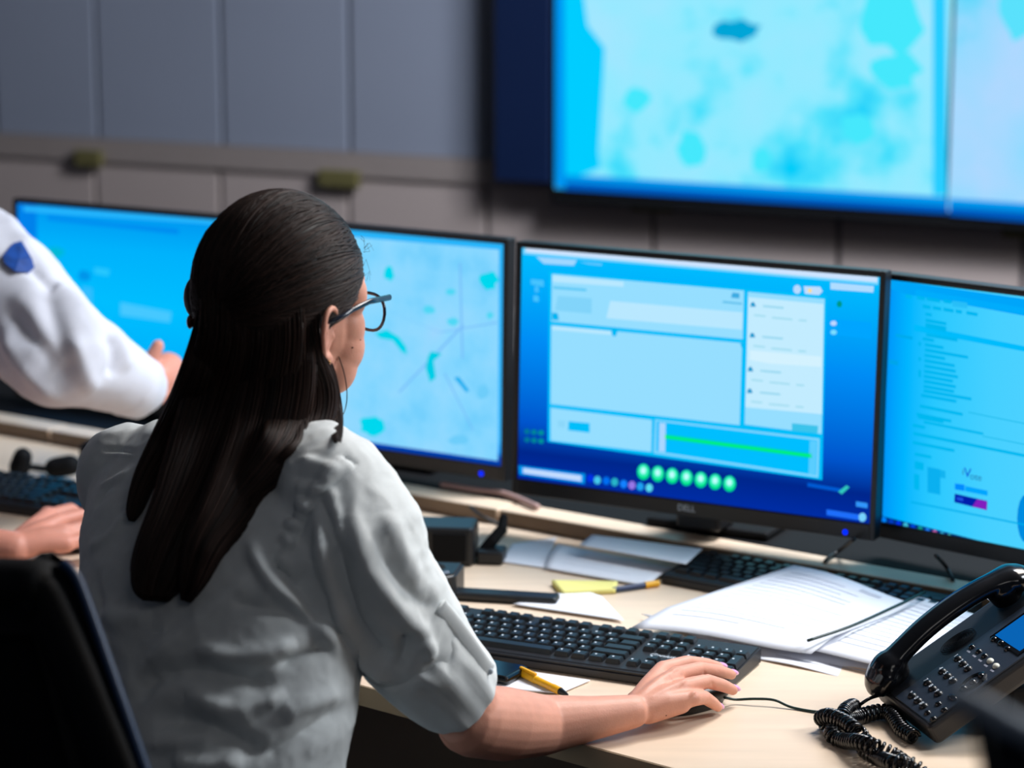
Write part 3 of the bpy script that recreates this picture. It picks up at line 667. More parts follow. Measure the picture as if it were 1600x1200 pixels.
obj('foot_stand',xform(newbox(.02,.10,0,PWd-.02,.175,.06,bev=.006),Matrix.Identity(4)),M_matte,tp)
# speaker grille
gx,gy=sl(1497,1003)
bm=bmesh.new()
for k in range(1,8):
    r_=.0026*k; tube(bm,[(gx+r_*.8*math.cos(a/16*math.pi),gy+r_*1.35*math.sin(a/16*math.pi),PT+.0012) for a in range(33)],.0005,6,cap=False)
obj('speaker_grille',xform(bm,SL),M_matte,tp)
KP=[(1426,1089),(1435,1097),(1444,1105),(1450,1069),(1458,1078),(1467,1086),(1473,1051),(1481,1058),(1490,1066),(1497,1031),(1505,1039),(1513,1047)]
KS=[(1450,1116),(1459,1125),(1467,1102),(1476,1111)]
SK=[(1519,1013),(1530,1020),(1539,1027)]
SW2=[(1548,1035),(1557,1043)]
TK=[(1554,1001),(1565,1007),(1575,1016)]
def pk(px,py,w_,l_,m,name='key',h=.0035,lab=None):
    x,y=sl(px,py); bm=bmesh.new(); ell(bm,(0,0,0),(w_,l_,h),seg=16)
    for v in bm.verts: v.co.z=max(v.co.z,-.001)
    return obj(name,xform(bm,SL@Matrix.Translation((x,y,PT+.001))),m,tp,smooth=True,label=lab)
for i,(a,b) in enumerate(KP):
    pk(a,b,.0068,.0056,mat('phone_key',(10,12,16),.32,.5),h=.0036)
for i,(a,b) in enumerate(KP):
    x,y=sl(a,b); d='741*8520963#'; ch=['*','0','#','7','8','9','4','5','6','1','2','3'][i]
    textmesh(ch,.0085,SL@Matrix.Translation((x-.0008,y,PT+.0056)),M_white,'key_digit',tp)
for a,b in KS: pk(a,b,.0052,.0046,M_gloss)
for a,b in SK+TK: pk(a,b,.0056,.0045,M_gloss)
for a,b in SW2: pk(a,b,.0056,.0045,mat('lit_key',(220,220,205),.4),lab='pale line key')
lb=bmesh.new()
for a,b in ((1514,1020),(1523,1027),(1532,1034),(1541,1042),(1551,1050)):
    x,y=sl(a,b); q=newbox(x-.004,y-.0012,PT+.0012,x+.004,y+.0012,PT+.0014); me=bpy.data.meshes.new('t'); q.to_mesh(me); q.free(); lb.from_mesh(me)
obj('key_captions',xform(lb,SL),M_ink,tp,kind='stuff')
x,y=sl(1521,1068)
bm=bmesh.new()
tube(bm,[(x+.0115*math.cos(a/12*math.pi),y+.0165*math.sin(a/12*math.pi),PT+.001) for a in range(25)],.0028,8,cap=False)
obj('navigation_ring',xform(bm,SL),M_gloss,tp)
for dx,dy in ((0,0),(0,.013),(0,-.013)):
    bm=bmesh.new(); ell(bm,(x+dx,y+dy,PT+.001),(.006,.0045,.004)); obj('navigation_key',xform(bm,SL),M_gloss,tp)
pk(1489,1092,.0105,.005,M_gloss,'volume_key')
x,y=sl(1600,985)
obj('display_bezel',sbox(x-.03,y-.034,PT,x+.045,y+.05,PT+.003,bev=.001),M_gloss,tp)
obj('display',sbox(x-.024,y-.028,PT+.002,x+.04,y+.044,PT+.0035),emit((10,105,190),.9),tp)
# handset, lying along the left edge of the slab
hs=thing('handset','glossy black curved handset resting on the desk telephone','telephone handset',(org.x,org.y,DZ+.02),TZ)
HM=Matrix.Translation((0,0,-.0194))@SL
hx=.030
path=[(hx,.014,.046),(hx,.028,.053),(hx,.055,.060),(hx,.09,.066),(hx,.13,.068),(hx,.168,.066),(hx,.198,.060),(hx,.214,.053)]
P=catmull(path,6); n=len(P); rad=[]
for i,p in enumerate(P):
    u=i/(n-1); rad.append(.0195+.010*math.exp(-(u/.15)**2)+.009*math.exp(-((1-u)/.13)**2))
bm=bmesh.new(); capsule(bm,P,rad,28,.62,flatdir=(0,-.1,1))
def cup(cy):
    ell(bm,(hx,cy,PT+.022),(.025,.024,.018),seg=28)
    tube(bm,[(hx,cy,PT+.002),(hx,cy,PT+.02),(hx,cy+.0,PT+.034)],[.019,.023,.02],28)
cup(.026); cup(.198)
hm=remesh(bm,.0018,10); hm.transform(HM)
obj('grip',hm,M_gloss,hs,smooth=True)
0 and obj('end_mark',xform(newbox(hx-.020,-.012,PT+.022,hx-.010,-.0095,PT+.04,bev=.001),HM),mat('blue_mark',(10,90,160),.3),hs,label='small blue end mark')
# coiled cord
def coil(name,px,rc,rw,pitch,parent=None):
    P=[np.array(p) for p in catmull([tuple(Z(x,y,z)) for x,y,z in px],10)]
    d=[0]
    for a,b in zip(P,P[1:]): d.append(d[-1]+np.linalg.norm(b-a))
    L=d[-1]; turns=L/pitch; N=int(turns*16); pts=[]
    for i in range(N+1):
        s_=L*i/N; k=min(max(np.searchsorted(d,s_)-1,0),len(P)-2); f=(s_-d[k])/(d[k+1]-d[k]+1e-9)
        c=P[k]*(1-f)+P[k+1]*f; t=P[k+1]-P[k]; t=t/np.linalg.norm(t); b=np.array([0,0,1.])-t*t[2]; b/=np.linalg.norm(b); a=np.cross(t,b)
        th=2*math.pi*turns*i/N; pts.append(c+(a*math.cos(th)+b*math.sin(th))*rc)
    return tube(bmesh.new(),pts,rw,6)
z1=DZ+.0105; z2=DZ+.024
cc=thing('coiled_cord','tangled black coiled telephone cord on the desk left of the telephone','cord',(.40,2.9,DZ),0)
o=obj('coil',coil('c',[(1428,1152,z1),(1410,1140,z1),(1398,1122,z1+.002),(1384,1112,z1),(1362,1114,z1),(1338,1121,z1),(1318,1122,z2),(1322,1110,z2),(1334,1104,z1+.004),(1328,1116,z1),(1315,1128,z1),(1300,1147,z1),(1318,1157,z1),(1345,1160,z2),(1370,1168,z2),(1400,1183,z1+.004),(1425,1205,z1),(1450,1240,z1)],.0080,.0023,.0068),M_gloss,cc,world=True,smooth=True)
o=obj('coil',coil('c',[(1300,1128,z1),(1284,1128,z1),(1282,1123,z1+.004),(1296,1119,z2),(1320,1128,z2+.002),(1338,1142,z2),(1350,1156,z1),(1352,1172,z1),(1372,1184,z1),(1395,1192,z2),(1425,1196,z2),(1445,1215,z1)],.0080,.0023,.0068),M_gloss,cc,world=True,smooth=True)
o=obj('straight_lead',tube(bmesh.new(),catmull([tuple(Z(*p)) for p in ((1338,1106,z1),(1348,1098,z2),(1362,1090,z2+.005),(1384,1084,DZ+.03),(1392,1082,DZ+.034))],8),.0022,8),M_gloss,cc,world=True,smooth=True)
# ------------------------------------------------------------------ chairs
t=thing('office_chair','black mesh-back office chair cut off by the lower left corner','chair',(-.72,2.45,0),0)
# back frame: a rounded frame leaning, seen from behind at the lower left
cdp=2.42
fr=[W(-420,925,cdp+.25),W(-330,905,cdp+.23),W(30,908,cdp),W(62,920,cdp-.005),W(85,955,cdp-.01),W(143,1095,cdp-.03),W(198,1240,cdp-.04),W(225,1330,cdp-.03)]
cx_=fr[2]
P=catmull([tuple(p) for p in fr],6)
bm=bmesh.new(); capsule(bm,P,.022,12,1.5,flatdir=(.3,-1,.2)); obj('back_frame',bm,M_matte,t,world=True,smooth=True)
inner=[W(-400,935,cdp+.25),W(-320,925,cdp+.22),W(55,935,cdp+.01),W(85,1000,cdp),W(125,1130,cdp-.02),W(175,1330,cdp-.03),W(-380,1330,cdp+.2)]
bm=bmesh.new(); vs=[bm.verts.new(p) for p in inner]; bm.faces.new(vs); r_=bmesh.ops.extrude_face_region(bm,geom=bm.faces[:]); bmesh.ops.translate(bm,verts=[v for v in r_['geom'] if isinstance(v,bmesh.types.BMVert)],vec=(0,.006,0))
obj('mesh_back',bm,M_mesh,t,world=True)
inner2=[W(-400,915,cdp+.25),W(60,900,cdp),W(100,935,cdp-.005),W(215,1330,cdp-.03),W(150,1330,cdp-.03),W(55,985,cdp),W(-380,985,cdp+.2)]
bm=bmesh.new(); vs=[bm.verts.new(p+Vector((0,-.012,0))) for p in inner2]; bm.faces.new(vs); r_=bmesh.ops.extrude_face_region(bm,geom=bm.faces[:]); bmesh.ops.translate(bm,verts=[v for v in r_['geom'] if isinstance(v,bmesh.types.BMVert)],vec=(0,.02,0))
obj('frame_web',bm,M_matte,t,world=True)
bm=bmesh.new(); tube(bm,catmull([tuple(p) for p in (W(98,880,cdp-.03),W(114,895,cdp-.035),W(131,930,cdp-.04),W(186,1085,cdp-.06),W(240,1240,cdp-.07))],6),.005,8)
obj('edge_line',bm,M_chairedge,t,world=True,smooth=True,label='navy blue line along the edge')  # thin navy blue tube along the right edge of the back
e_=[W(96,884,cdp-.02),W(112,899,cdp-.025),W(129,934,cdp-.03),W(184,1085,cdp-.05),W(238,1240,cdp-.06),W(150,1240,cdp-.05),W(100,1085,cdp-.03),W(50,960,cdp-.01),W(20,890,cdp-.01)]
bm=bmesh.new(); vs=[bm.verts.new(v_) for v_ in e_]; bm.faces.new(vs); r_=bmesh.ops.extrude_face_region(bm,geom=bm.faces[:]); bmesh.ops.translate(bm,verts=[v for v in r_['geom'] if isinstance(v,bmesh.types.BMVert)],vec=(0,.012,0))
obj('frame_side',bm,M_matte,t,world=True)
obj('seat',xform(newbox(-.25,-.25,.42,.25,.25,.5,bev=.03,seg=4),Matrix.Translation((-.24,.24,0))),M_matte,t)
obj('gas_column',tube(bmesh.new(),[(-.24,.24,.08),(-.24,.24,.42)],.03,16),M_black,t)
for k in range(5):
    a=2*math.pi*k/5; c_=Vector((-.24,.24,0)); d=Vector((math.cos(a),math.sin(a),0))
    obj('base_arm',tube(bmesh.new(),[c_+Vector((0,0,.11)),c_+d*.3+Vector((0,0,.075))],[.028,.018],10),M_black,t)
    bm=bmesh.new(); ell(bm,c_+d*.3+Vector((0,0,.029)),(.02,.028,.0285)); obj('castor',bm,M_black,t)
# blurred chair corner close to the camera, lower right
dn=1.45
t=thing('office_chair','out-of-focus dark chair back very close, in the lower right corner','chair',(.42,1.35,0),0)
A=[W(1515,1112,dn),W(1560,1128,dn),W(1640,1172,dn+.02),W(1900,1250,dn+.1),W(1900,1700,dn+.1),W(1590,1500,dn),W(1545,1300,dn)]
bm=bmesh.new(); vs=[bm.verts.new(p) for p in A]; bm.faces.new(vs); r_=bmesh.ops.extrude_face_region(bm,geom=bm.faces[:]); bmesh.ops.translate(bm,verts=[v for v in r_['geom'] if isinstance(v,bmesh.types.BMVert)],vec=(.01,.05,0))
bmesh.ops.recalc_face_normals(bm,faces=bm.faces[:]); bmesh.ops.bevel(bm,geom=bm.edges[:],offset=.008,segments=3,affect='EDGES')
obj('backrest',bm,mat('dark_navy_fabric',(10,14,24),.8,.2),t,world=True)
obj('lit_top_edge',tube(bmesh.new(),catmull([tuple(p) for p in (W(1490,1088,dn-.01),W(1540,1112,dn-.01),W(1620,1152,dn),W(1880,1240,dn+.08))],5),.008,10),M_grey,t,world=True,smooth=True,label='grey lit top edge')  # light on the chair's top edge put in as a grey tube
bx=A[4]
obj('seat',newbox(-.02,-.45,.42,.44,.0,.5,bev=.03,seg=4),M_matte,t)
obj('gas_column',tube(bmesh.new(),[(.2,-.22,.06),(.2,-.22,.42)],.03,16),M_black,t)
obj('back_bracket',tube(bmesh.new(),[(.2,-.02,.45),(.2,.12,.5),(.2,.16,.75)],.02,10),M_black,t)
for k in range(5):
    a=2*math.pi*k/5; c_=Vector((.2,-.22,0)); d=Vector((math.cos(a),math.sin(a),0))
    obj('base_arm',tube(bmesh.new(),[c_+Vector((0,0,.11)),c_+d*.3+Vector((0,0,.075))],[.028,.018],10),M_black,t)
    bm=bmesh.new(); ell(bm,c_+d*.3+Vector((0,0,.029)),(.02,.028,.0285)); obj('castor',bm,M_black,t)
# ------------------------------------------------------------------ people
def V(*a): return Vector(a)
def bvh_of(meshes):
    vs=[];fs=[]
    for me in meshes:
        k=len(vs); vs+= [v.co.copy() for v in me.vertices]; fs+=[tuple(i+k for i in p.vertices) for p in me.polygons]
    return BVHTree.FromPolygons(vs,fs)
def hit(bv,px,py):
    d=ray(px,py); L=d.length; loc,n,i,dist=bv.ray_cast(V(0,0,H),d/L)
    return (loc,n,dist/L) if loc is not None else (None,None,None)
def strokes(me,lst,bv=None):
    bv=bv or bvh_of([me]); co=verts_np(me); no=norms_np(me); disp=np.zeros(len(co))
    for pts,amp,wd in lst:
        P=[hit(bv,x,y)[0] for x,y in catmull(pts,5)]; P=[np.array(p) for p in P if p is not None]
        if len(P)<2: continue
        best=np.full(len(co),9.); tt=np.zeros(len(co))
        for i,(a,b) in enumerate(zip(P,P[1:])):
            ab=b-a; l2=max(ab@ab,1e-9); t=np.clip(((co-a)@ab)/l2,0,1); d=np.linalg.norm(co-(a+t[:,None]*ab),axis=1)
            m=d<best; best[m]=d[m]; tt[m]=(i+t[m])/(len(P)-1)
        fade=np.clip(np.minimum(tt,1-tt)*6,0.0,1)*.9+.1
        disp+=amp*fade*np.exp(-(best/wd)**2)
    setv(me,co+no*disp[:,None])
def wrinkle(me,amp,sc_,seed=0,stretch=(1,1,1)):
    co=verts_np(me); no=norms_np(me); d=np.empty(len(co))
    for i,c in enumerate(co):
        p=Vector((c[0]*sc_*stretch[0]+seed,c[1]*sc_*stretch[1],c[2]*sc_*stretch[2]))
        d[i]=1-abs(mnoise.noise(p))*2.2
    setv(me,co+no*(amp*d)[:,None])
# ---------- the seated woman
wo=thing('person','woman in a pale grey shirt with long dark hair, her hand on a mouse','person',(-.35,2.75,0))
th=R(40); Tf=V(math.sin(th),math.cos(th),0); Tr=V(math.cos(th),-math.sin(th),0)
def ring_tube(bm,rings,seg=40):
    rs=[]
    for c,a,b,f_,r_ in rings:
        rs.append([bm.verts.new(c+r_*(a*math.copysign(abs(math.cos(t))**.9,math.cos(t)))+f_*(b*math.sin(t))) for t in (2*math.pi*k/seg for k in range(seg))])
    for i in range(len(rs)-1):
        for k in range(seg): bm.faces.new((rs[i][k],rs[i][(k+1)%seg],rs[i+1][(k+1)%seg],rs[i+1][k]))
    bm.faces.new(rs[0][::-1]); bm.faces.new(rs[-1])
RG=[(640,355,470,.052,2.94),(664,300,492,.058,2.94),(684,225,530,.066,2.93),(708,178,566,.080,2.93),(745,146,590,.096,2.92),(800,124,590,.110,2.91),(870,116,575,.118,2.90),(950,112,566,.122,2.89),(1040,108,562,.122,2.88),(1100,104,553,.122,2.875),(1150,100,541,.124,2.87),(1210,96,530,.126,2.865),(1300,90,530,.135,2.86),(1400,80,545,.15,2.86)]
rings=[]
for py,xl,xr,b,d in RG:
    hw=(xr-xl)/2*d/F; a=math.sqrt(max(hw*hw-(b*math.sin(th))**2,.0004))/math.cos(th)
    rings.append((W((xl+xr)/2,py,d),a,b,Tf,Tr))
bm=bmesh.new(); ring_tube(bm,rings)
Sh=W(552,786,2.82); El=W(738,1126,2.92)
mid=lambda a,b,t:a*(1-t)+b*t
# sleeve
s0=W(520,770,2.83); s1=W(553,840,2.82); s2=W(572,905,2.83); s3=W(632,985,2.86); s4=W(676,1038,2.885)
capsule(bm,[s0,s1,s2,s3,s4],[.070,.077,.077,.066,.056],28)
capsule(bm,[W(500,735,2.85),s0],[.055,.066],24)
# left sleeve
Ls=W(205,745,3.03); Le=V(-.40,3.05,.83); Lw=V(-.27,3.20,.785)
capsule(bm,[Ls,mid(Ls,Le,.5),Le],[.064,.06,.052],24); capsule(bm,[Le,mid(Le,Lw,.5)],[.05,.044],20)
shirt=remesh(bm,.0036,10)
nb=bvh_of([shirt])
gather=[]
seam=[(548,722),(514,748),(486,780),(462,822),(446,868),(440,900)]
sp_=catmull(seam,4)
for i,p in enumerate(sp_[::1]):
    gather.append(([(p[0]-16,p[1]-7+rr.uniform(-3,3)),(p[0]-2,p[1]+1),(p[0]+9,p[1]+6)],rr.choice((-.0034,.0038)),.0042))
FO=[([(502,800),(508,866),(526,940),(552,1009),(590,1045),(622,1064)],.009,.009),
 ([(524,830),(534,890),(556,960),(590,1010),(612,1035)],-.010,.013),
 ([(543,800),(573,884),(608,936),(643,975),(672,1001)],.007,.011),
 ([(515,760),(525,800),(535,850)],.004,.005),([(500,772),(512,815),(520,860)],-.004,.006),
 ([(632,985),(634,1012),(622,1045)],-.008,.009),([(655,1000),(668,1012),(668,1030)],.006,.007),
 ([(590,860),(618,905),(650,935),(680,950)],-.004,.010),([(600,800),(628,860),(655,915)],.004,.012),
 ([(470,880),(480,940),(500,985)],-.009,.014),
 ([(388,842),(411,889),(436,920),(470,950),(505,990),(530,1025)],.009,.008),
 ([(420,860),(440,895),(470,925)],-.006,.008),
 ([(307,1016),(369,1030),(420,1020),(462,1004)],.010,.010),([(293,1078),(355,1110),(400,1100),(447,1080)],.009,.011),
 ([(230,1166),(290,1158),(340,1150)],.006,.010),([(273,1186),(320,1196),(380,1190)],.007,.010),
 ([(215,1060),(256,1022),(312,973),(369,925),(400,918)],.006,.013),
 ([(213,1090),(256,1052),(327,1048),(380,1058),(430,1074)],-.010,.014),([(240,1120),(320,1135),(380,1160),(410,1178)],-.009,.013),
 ([(360,935),(400,948),(450,955),(480,975)],-.006,.009),([(440,1120),(480,1100),(530,1085)],.006,.009),([(400,1190),(450,1160),(500,1130),(545,1105)],-.006,.010),
 ([(430,1040),(480,1020),(520,1010)],-.006,.008),([(150,960),(190,968),(240,960)],.005,.012),([(140,860),(175,835),(200,800)],.003,.008),([(150,900),(170,1000),(190,1060)],-.004,.012),
 ([(158,762),(185,748),(205,735)],.003,.006),([(150,800),(165,770),(185,752)],-.003,.006),
 ([(161,703),(185,704),(212,706)],-.0035,.0032),([(160,709),(185,710),(212,712)],.002,.003),
 ([(470,720),(500,728),(530,742)],.003,.006),([(455,745),(485,748),(512,760)],-.003,.006),([(465,760),(480,765),(500,775)],.003,.005)]
strokes(shirt,[(seam,.0045,.007),([(p[0]+9,p[1]+5) for p in seam],-.004,.004)]+gather+[(a_,b_*1.35,c_*.9) for a_,b_,c_ in FO],nb)
wrinkle(shirt,.0026,11,3,(1,1,1.3))
wrinkle(shirt,.0016,24,5,(1,1,.7))
wrinkle(shirt,.0006,60,9)
so=obj('shirt',shirt,M_shirt,wo,world=True,smooth=True)
# cuff: thick rolled band round the end of the sleeve
c0=W(648,1012,2.872); c1=W(720,1090,2.915); ax=(c1-c0).normalized(); L_=(c1-c0).length
prof=[(-.012,.052),(-.010,.0655),(-.004,.0680),(.008,.0675),(L_*.5,.0620),(L_-.004,.0545),(L_,.052),(L_-.001,.048),(L_-.02,.045),(L_-.03,.03)]
bm=bmesh.new(); e1_=ax.cross(V(0,0,1)).normalized(); e2_=ax.cross(e1_)
rs=[]
for j,(x,r) in enumerate(prof):
    row=[]
    for k in range(64):
        a=2*math.pi*k/64; rj=r*(1+.03*math.sin(3*a+x*60)+.02*math.sin(7*a+x*120)+.012*math.sin(13*a)); row.append(bm.verts.new(c0+ax*(x+.004*math.sin(2*a+1))+(e1_*math.cos(a)+e2_*math.sin(a)*.95)*rj))
    rs.append(row)
for j in range(len(rs)-1):
    for k in range(64): bm.faces.new((rs[j][k],rs[j][(k+1)%64],rs[j+1][(k+1)%64],rs[j+1][k]))
cm=bpy.data.meshes.new('cuff'); bmesh.ops.recalc_face_normals(bm,faces=bm.faces[:]); bmesh.ops.subdivide_edges(bm,edges=bm.edges[:],cuts=2,use_grid_fill=True,smooth=.5); bm.to_mesh(cm); bm.free()
strokes(cm,[([(640,1040),(660,1060),(690,1075)],.003,.006),([(650,1080),(680,1090),(700,1085)],-.003,.006),([(690,1000),(700,1030),(705,1060)],-.0025,.006)])
wrinkle(cm,.001,45,2)
co_=obj('rolled_cuff',cm,M_shirt,so,smooth=True); co_.parent=so
nb2=bvh_of([shirt,cm])
# tab strap with button
tp_=[]
for x,y in ((694,944),(712,966),(736,998),(757,1028),(771,1046)):
    l,_,dd=hit(nb2,x-6,y+3)
    if l is not None: tp_.append(l+(V(0,0,H)-l).normalized()*.004)
if len(tp_)>2:
    bm=bmesh.new(); tube(bm,catmull([tuple(p) for p in tp_],4),.0095,12,.25,flatdir=(.35,-.9,.35)); obj('sleeve_tab',bm,M_shirt,so,smooth=True).parent=so
    bm=bmesh.new(); ell(bm,tp_[-1]+(V(0,0,H)-tp_[-1]).normalized()*.003,(.004,.002,.004)); obj('button',bm,M_white,so,smooth=True)
# ---------- body (skin): head, neck, arms, hands as one surface
hf=R(40); pd=R(3)
HO=W(439,446,2.895)
Rr_=V(math.cos(hf),-math.sin(hf),0); Ff=V(math.sin(hf)*math.cos(pd),math.cos(hf)*math.cos(pd),-math.sin(pd)); Uu=Rr_.cross(Ff)
HM_=Matrix((Rr_,Ff,Uu)).transposed()
def h(r,f,u): return HO+HM_@V(r,f,u)
bm=bmesh.new()
ell(bm,h(0,-.004,0),(.073,.093,.093),HM_,32)
ell(bm,h(0,.035,-.050),(.065,.056,.072),HM_,28)
ell(bm,h(0,.030,-.085),(.056,.045,.050),HM_,28)
ell(bm,h(0,.050,-.112),(.040,.036,.028),HM_,24)
ell(bm,h(0,.074,-.128),(.020,.017,.015),HM_)
for s_ in(-1,1): ell(bm,h(s_*.043,.050,-.088),(.022,.026,.036),HM_); ell(bm,h(s_*.047,.056,-.070),(.0215,.027,.032),HM_)
for s_ in(-1,1):
    ell(bm,h(s_*.047,.057,-.048),(.022,.025,.030),HM_); ell(bm,h(s_*.050,.058,-.010),(.022,.022,.030),HM_); ell(bm,h(s_*.033,.074,.008),(.026,.012,.009),HM_)
    ell(bm,h(s_*.046,.012,-.085),(.016,.030,.030),HM_)
    ell(bm,h(s_*.009,.100,-.052),(.008,.009,.007),HM_)
capsule(bm,[h(0,.086,-.005),h(0,.096,-.03),h(0,.108,-.05)],[.009,.009,.0105],16)
ell(bm,h(0,.089,-.075),(.022,.008,.0055),HM_); ell(bm,h(0,.087,-.085),(.020,.008,.006),HM_)
# neck
capsule(bm,[h(0,-.018,-.07),W(420,640,2.93),W(405,690,2.93)],[.054,.052,.060],28)
capsule(bm,[W(405,700,2.93),W(330,900,2.9),W(320,1100,2.88)],[.07,.08,.08],20)   # inside the shirt
# ears
def ear(s_):
    c=(.0725,-.004,-.045)
    E=lambda f,u,o=0:h(s_*(c[0]+o),c[1]+f,c[2]+u)
    hel=catmull([tuple(E(.010,.006,.004)),tuple(E(.008,.022,.010)),tuple(E(-.004,.030,.016)),tuple(E(-.017,.024,.020)),tuple(E(-.021,.006,.020)),tuple(E(-.016,-.012,.016)),tuple(E(-.008,-.024,.010)),tuple(E(.002,-.030,.007))],5)
    capsule(bm,hel,.0037,10)
    capsule(bm,[E(-.002,.018,.009),E(-.011,.004,.012),E(-.007,-.012,.009)],[.0035,.004,.0035],10)
    ell(bm,E(.001,-.029,.007),(.0045,.0065,.008),HM_,16)
    ell(bm,E(-.005,0,.003),(.006,.016,.026),HM_,20)
    ell(bm,E(.008,-.004,.005),(.004,.004,.006),HM_,12)
ear(1); ear(-1)
# right arm and hand
wr=Z(988,1112,.770)
capsule(bm,[Sh,mid(Sh,El,.5),El],[.045,.043,.039],24)
fa=[El,W(786,1131,2.965),W(850,1133,3.025),Z(925,1122,.769),wr]
capsule(bm,fa,[.042,.0435,.036,.0265,.0205],24)
hp=wr.copy()
K=dict(i=Z(1036,1046,.790),m=Z(1057,1055,.792),r=Z(1071,1073,.785),p=Z(1084,1091,.776))
for k,r0,r1 in(('i',.016,.0118),('m',.0165,.0122),('r',.016,.0118),('p',.0145,.0108)):
    capsule(bm,[mid(hp,K[k],.05),mid(hp,K[k],.55)+V(0,0,.002),K[k]],[r0,.0135,r1*.95],16)
capsule(bm,[mid(hp,K['p'],.25)+V(0,0,-.006),mid(hp,K['p'],.8)+V(0,0,-.004)],[.014,.012],14)
nails=[]
def finger(k,pts,rad):
    P=[K[k]]+[V(*p) for p in pts]; capsule(bm,P,rad,16); 
    d=(P[-1]-P[-2]).normalized(); nails.append((P[-1],d,rad[-1]))
tm=Z(1143,1054,.766); finger('m',[mid(K['m'],tm,.42)+V(0,0,.008),mid(K['m'],tm,.76)+V(0,0,.005),tm],[.0108,.0092,.0080,.0068])
tr_=Z(1145,1078,.762); finger('r',[mid(K['r'],tr_,.45)+V(0,0,.009),mid(K['r'],tr_,.78)+V(0,0,.005),tr_],[.0108,.0094,.0084,.0070])
tq=Z(1122,1105,.751); finger('p',[mid(K['p'],tq,.45)+V(0,0,.006),mid(K['p'],tq,.78)+V(0,0,.003),tq],[.0100,.0086,.0076,.0062])
ti=Z(1125,1043,.770); finger('i',[mid(K['i'],ti,.42)+V(0,0,.008),mid(K['i'],ti,.76)+V(0,0,.005),ti],[.0108,.0092,.0080,.0068])
K['t']=mid(hp,K['i'],.28)+V(-.006,.01,-.006)
t1=V(.187,3.022,.768); t2=V(.212,3.045,.762); capsule(bm,[K['t'],t1,t2],[.0135,.0105,.0085],16); nails.append((t2,(t2-t1).normalized(),.0085))
# left forearm and hand (in front of her, on the desk)
capsule(bm,[Le,mid(Le,Lw,.6),Lw],[.034,.03,.023],20)
ld=V(.5,.85,0).normalized(); lp=V(ld.y,-ld.x,0)
pk_=Lw+ld*.075
for i,(o_,l_) in enumerate(((-.033,.055),(-.012,.068),(.01,.073),(.031,.066))):
    b_=pk_+lp*o_*.9+ld*(.004*(1-abs(i-1.5))); capsule(bm,[mid(Lw,b_,.1),b_],[.016,.011],12); capsule(bm,[b_,b_+ld*l_*.5+V(0,0,.006),b_+ld*l_+V(0,0,-.012)],[.0095,.0085,.007],12)
capsule(bm,[Lw+lp*.01,Lw+ld*.04+lp*.04,Lw+ld*.07+lp*.055],[.016,.011,.009],12)
body=remesh(bm,.0020,7)
# knuckle, tendon and wrist relief
strokes(body,[([(1052,1046),(1056,1049)],.002,.007),([(1064,1064),(1069,1068)],.002,.007),([(1081,1082),(1085,1085)],.0025,.006),
  ([(1000,1085),(1030,1060),(1050,1050)],.0012,.004),([(1008,1095),(1040,1078),(1064,1067)],.0012,.004),
  ([(1099,1049),(1103,1055)],-.0008,.002),([(1112,1066),(1116,1078)],-.0008,.002),([(1040,1065),(1052,1062)],-.001,.005)])
bo=obj('body',body,M_skin,wo,world=True,smooth=True)
for p,d,r in nails:
    n_=(V(0,0,1)-d*d.z).normalized(); s__=d.cross(n_)
    Mn=Matrix((s__,d,n_)).transposed()
    bm=bmesh.new(); ell(bm,p+d*r*.35+n_*r*.52,(r*.78,r*1.5,r*.55),Mn,16); obj('fingernail',bm,M_nail,bo,smooth=True)
# eyes, brows, lashes, moles
for s_ in(-1,1):
    bm=bmesh.new(); ell(bm,h(s_*.031,.077,-.016),(.011,.011,.011),HM_,16); obj('eye',bm,mat('eye_white',(225,225,228),.2),bo,smooth=True)
    bm=bmesh.new()
    for k in range(9): 
        a=h(s_*(.022+.0025*k),.087-.0009*k,-.010); tube(bm,[a,a+HM_@V(s_*.002,.006,.001),a+HM_@V(s_*.004,.010,.005)],[.0005,.0004,.0002],4)
    obj('eyelashes',bm,M_hairb,bo)
    bm=bmesh.new(); tube(bm,[h(s_*.014,.089,.008),h(s_*.032,.086,.014),h(s_*.048,.074,.009)],[.002,.0028,.0012],8,.5); obj('eyebrow',bm,M_hairb,bo)
mo=bmesh.new(); bb_=bvh_of([body])
for x,y,r in ((551,543,.0016),(563,531,.0012),(1041,1118,.0011)):
    l,_,_d=hit(bb_,x,y)
    if l is not None: ell(mo,l,(r,r,r*.6),None,8)
obj('mole',mo,mat('mole_brown',(120,70,55),.6),bo)
# spectacles
def hg(r,f,u): return h(r,f,u-.008)
gl=None
hinge=hg(.071,.100,-.008)
bm=bmesh.new()
for s_ in(-1,1):
    tube(bm,[hg(s_*.072,.104,-.006),hg(s_*.0815,.06,-.006),hg(s_*.088,.025,-.012),hg(s_*.0895,.008,-.018),hg(s_*.084,-.012,-.024)],[.0026,.0024,.0022,.0022,.0018],8,1.4)
    loop=[]
    for k in range(29):
        a=2*math.pi*k/28; x=math.copysign(abs(math.cos(a))**.75,math.cos(a))*.0265; y=math.copysign(abs(math.sin(a))**.8,math.sin(a))*.0215
        x*=(1-.10*(y<0)*abs(y)/.02); loop.append(hg(s_*(.041+x),.1075-.004*abs(.041+x)/.04,-.026+y))
    tube(bm,loop,.0019,8,cap=False)
    box(bm,-.001,-.001,-.001,.001,.001,.001)
tube(bm,[hg(-.016,.108,-.016),hg(0,.110,-.013),hg(.016,.108,-.016)],.0018,8)
for v in list(bm.verts):
    if v.co.length<.1: bm.verts.remove(v)
sg=obj('spectacles',bm,M_frame,wo,world=True,smooth=True,label='dark navy framed glasses')
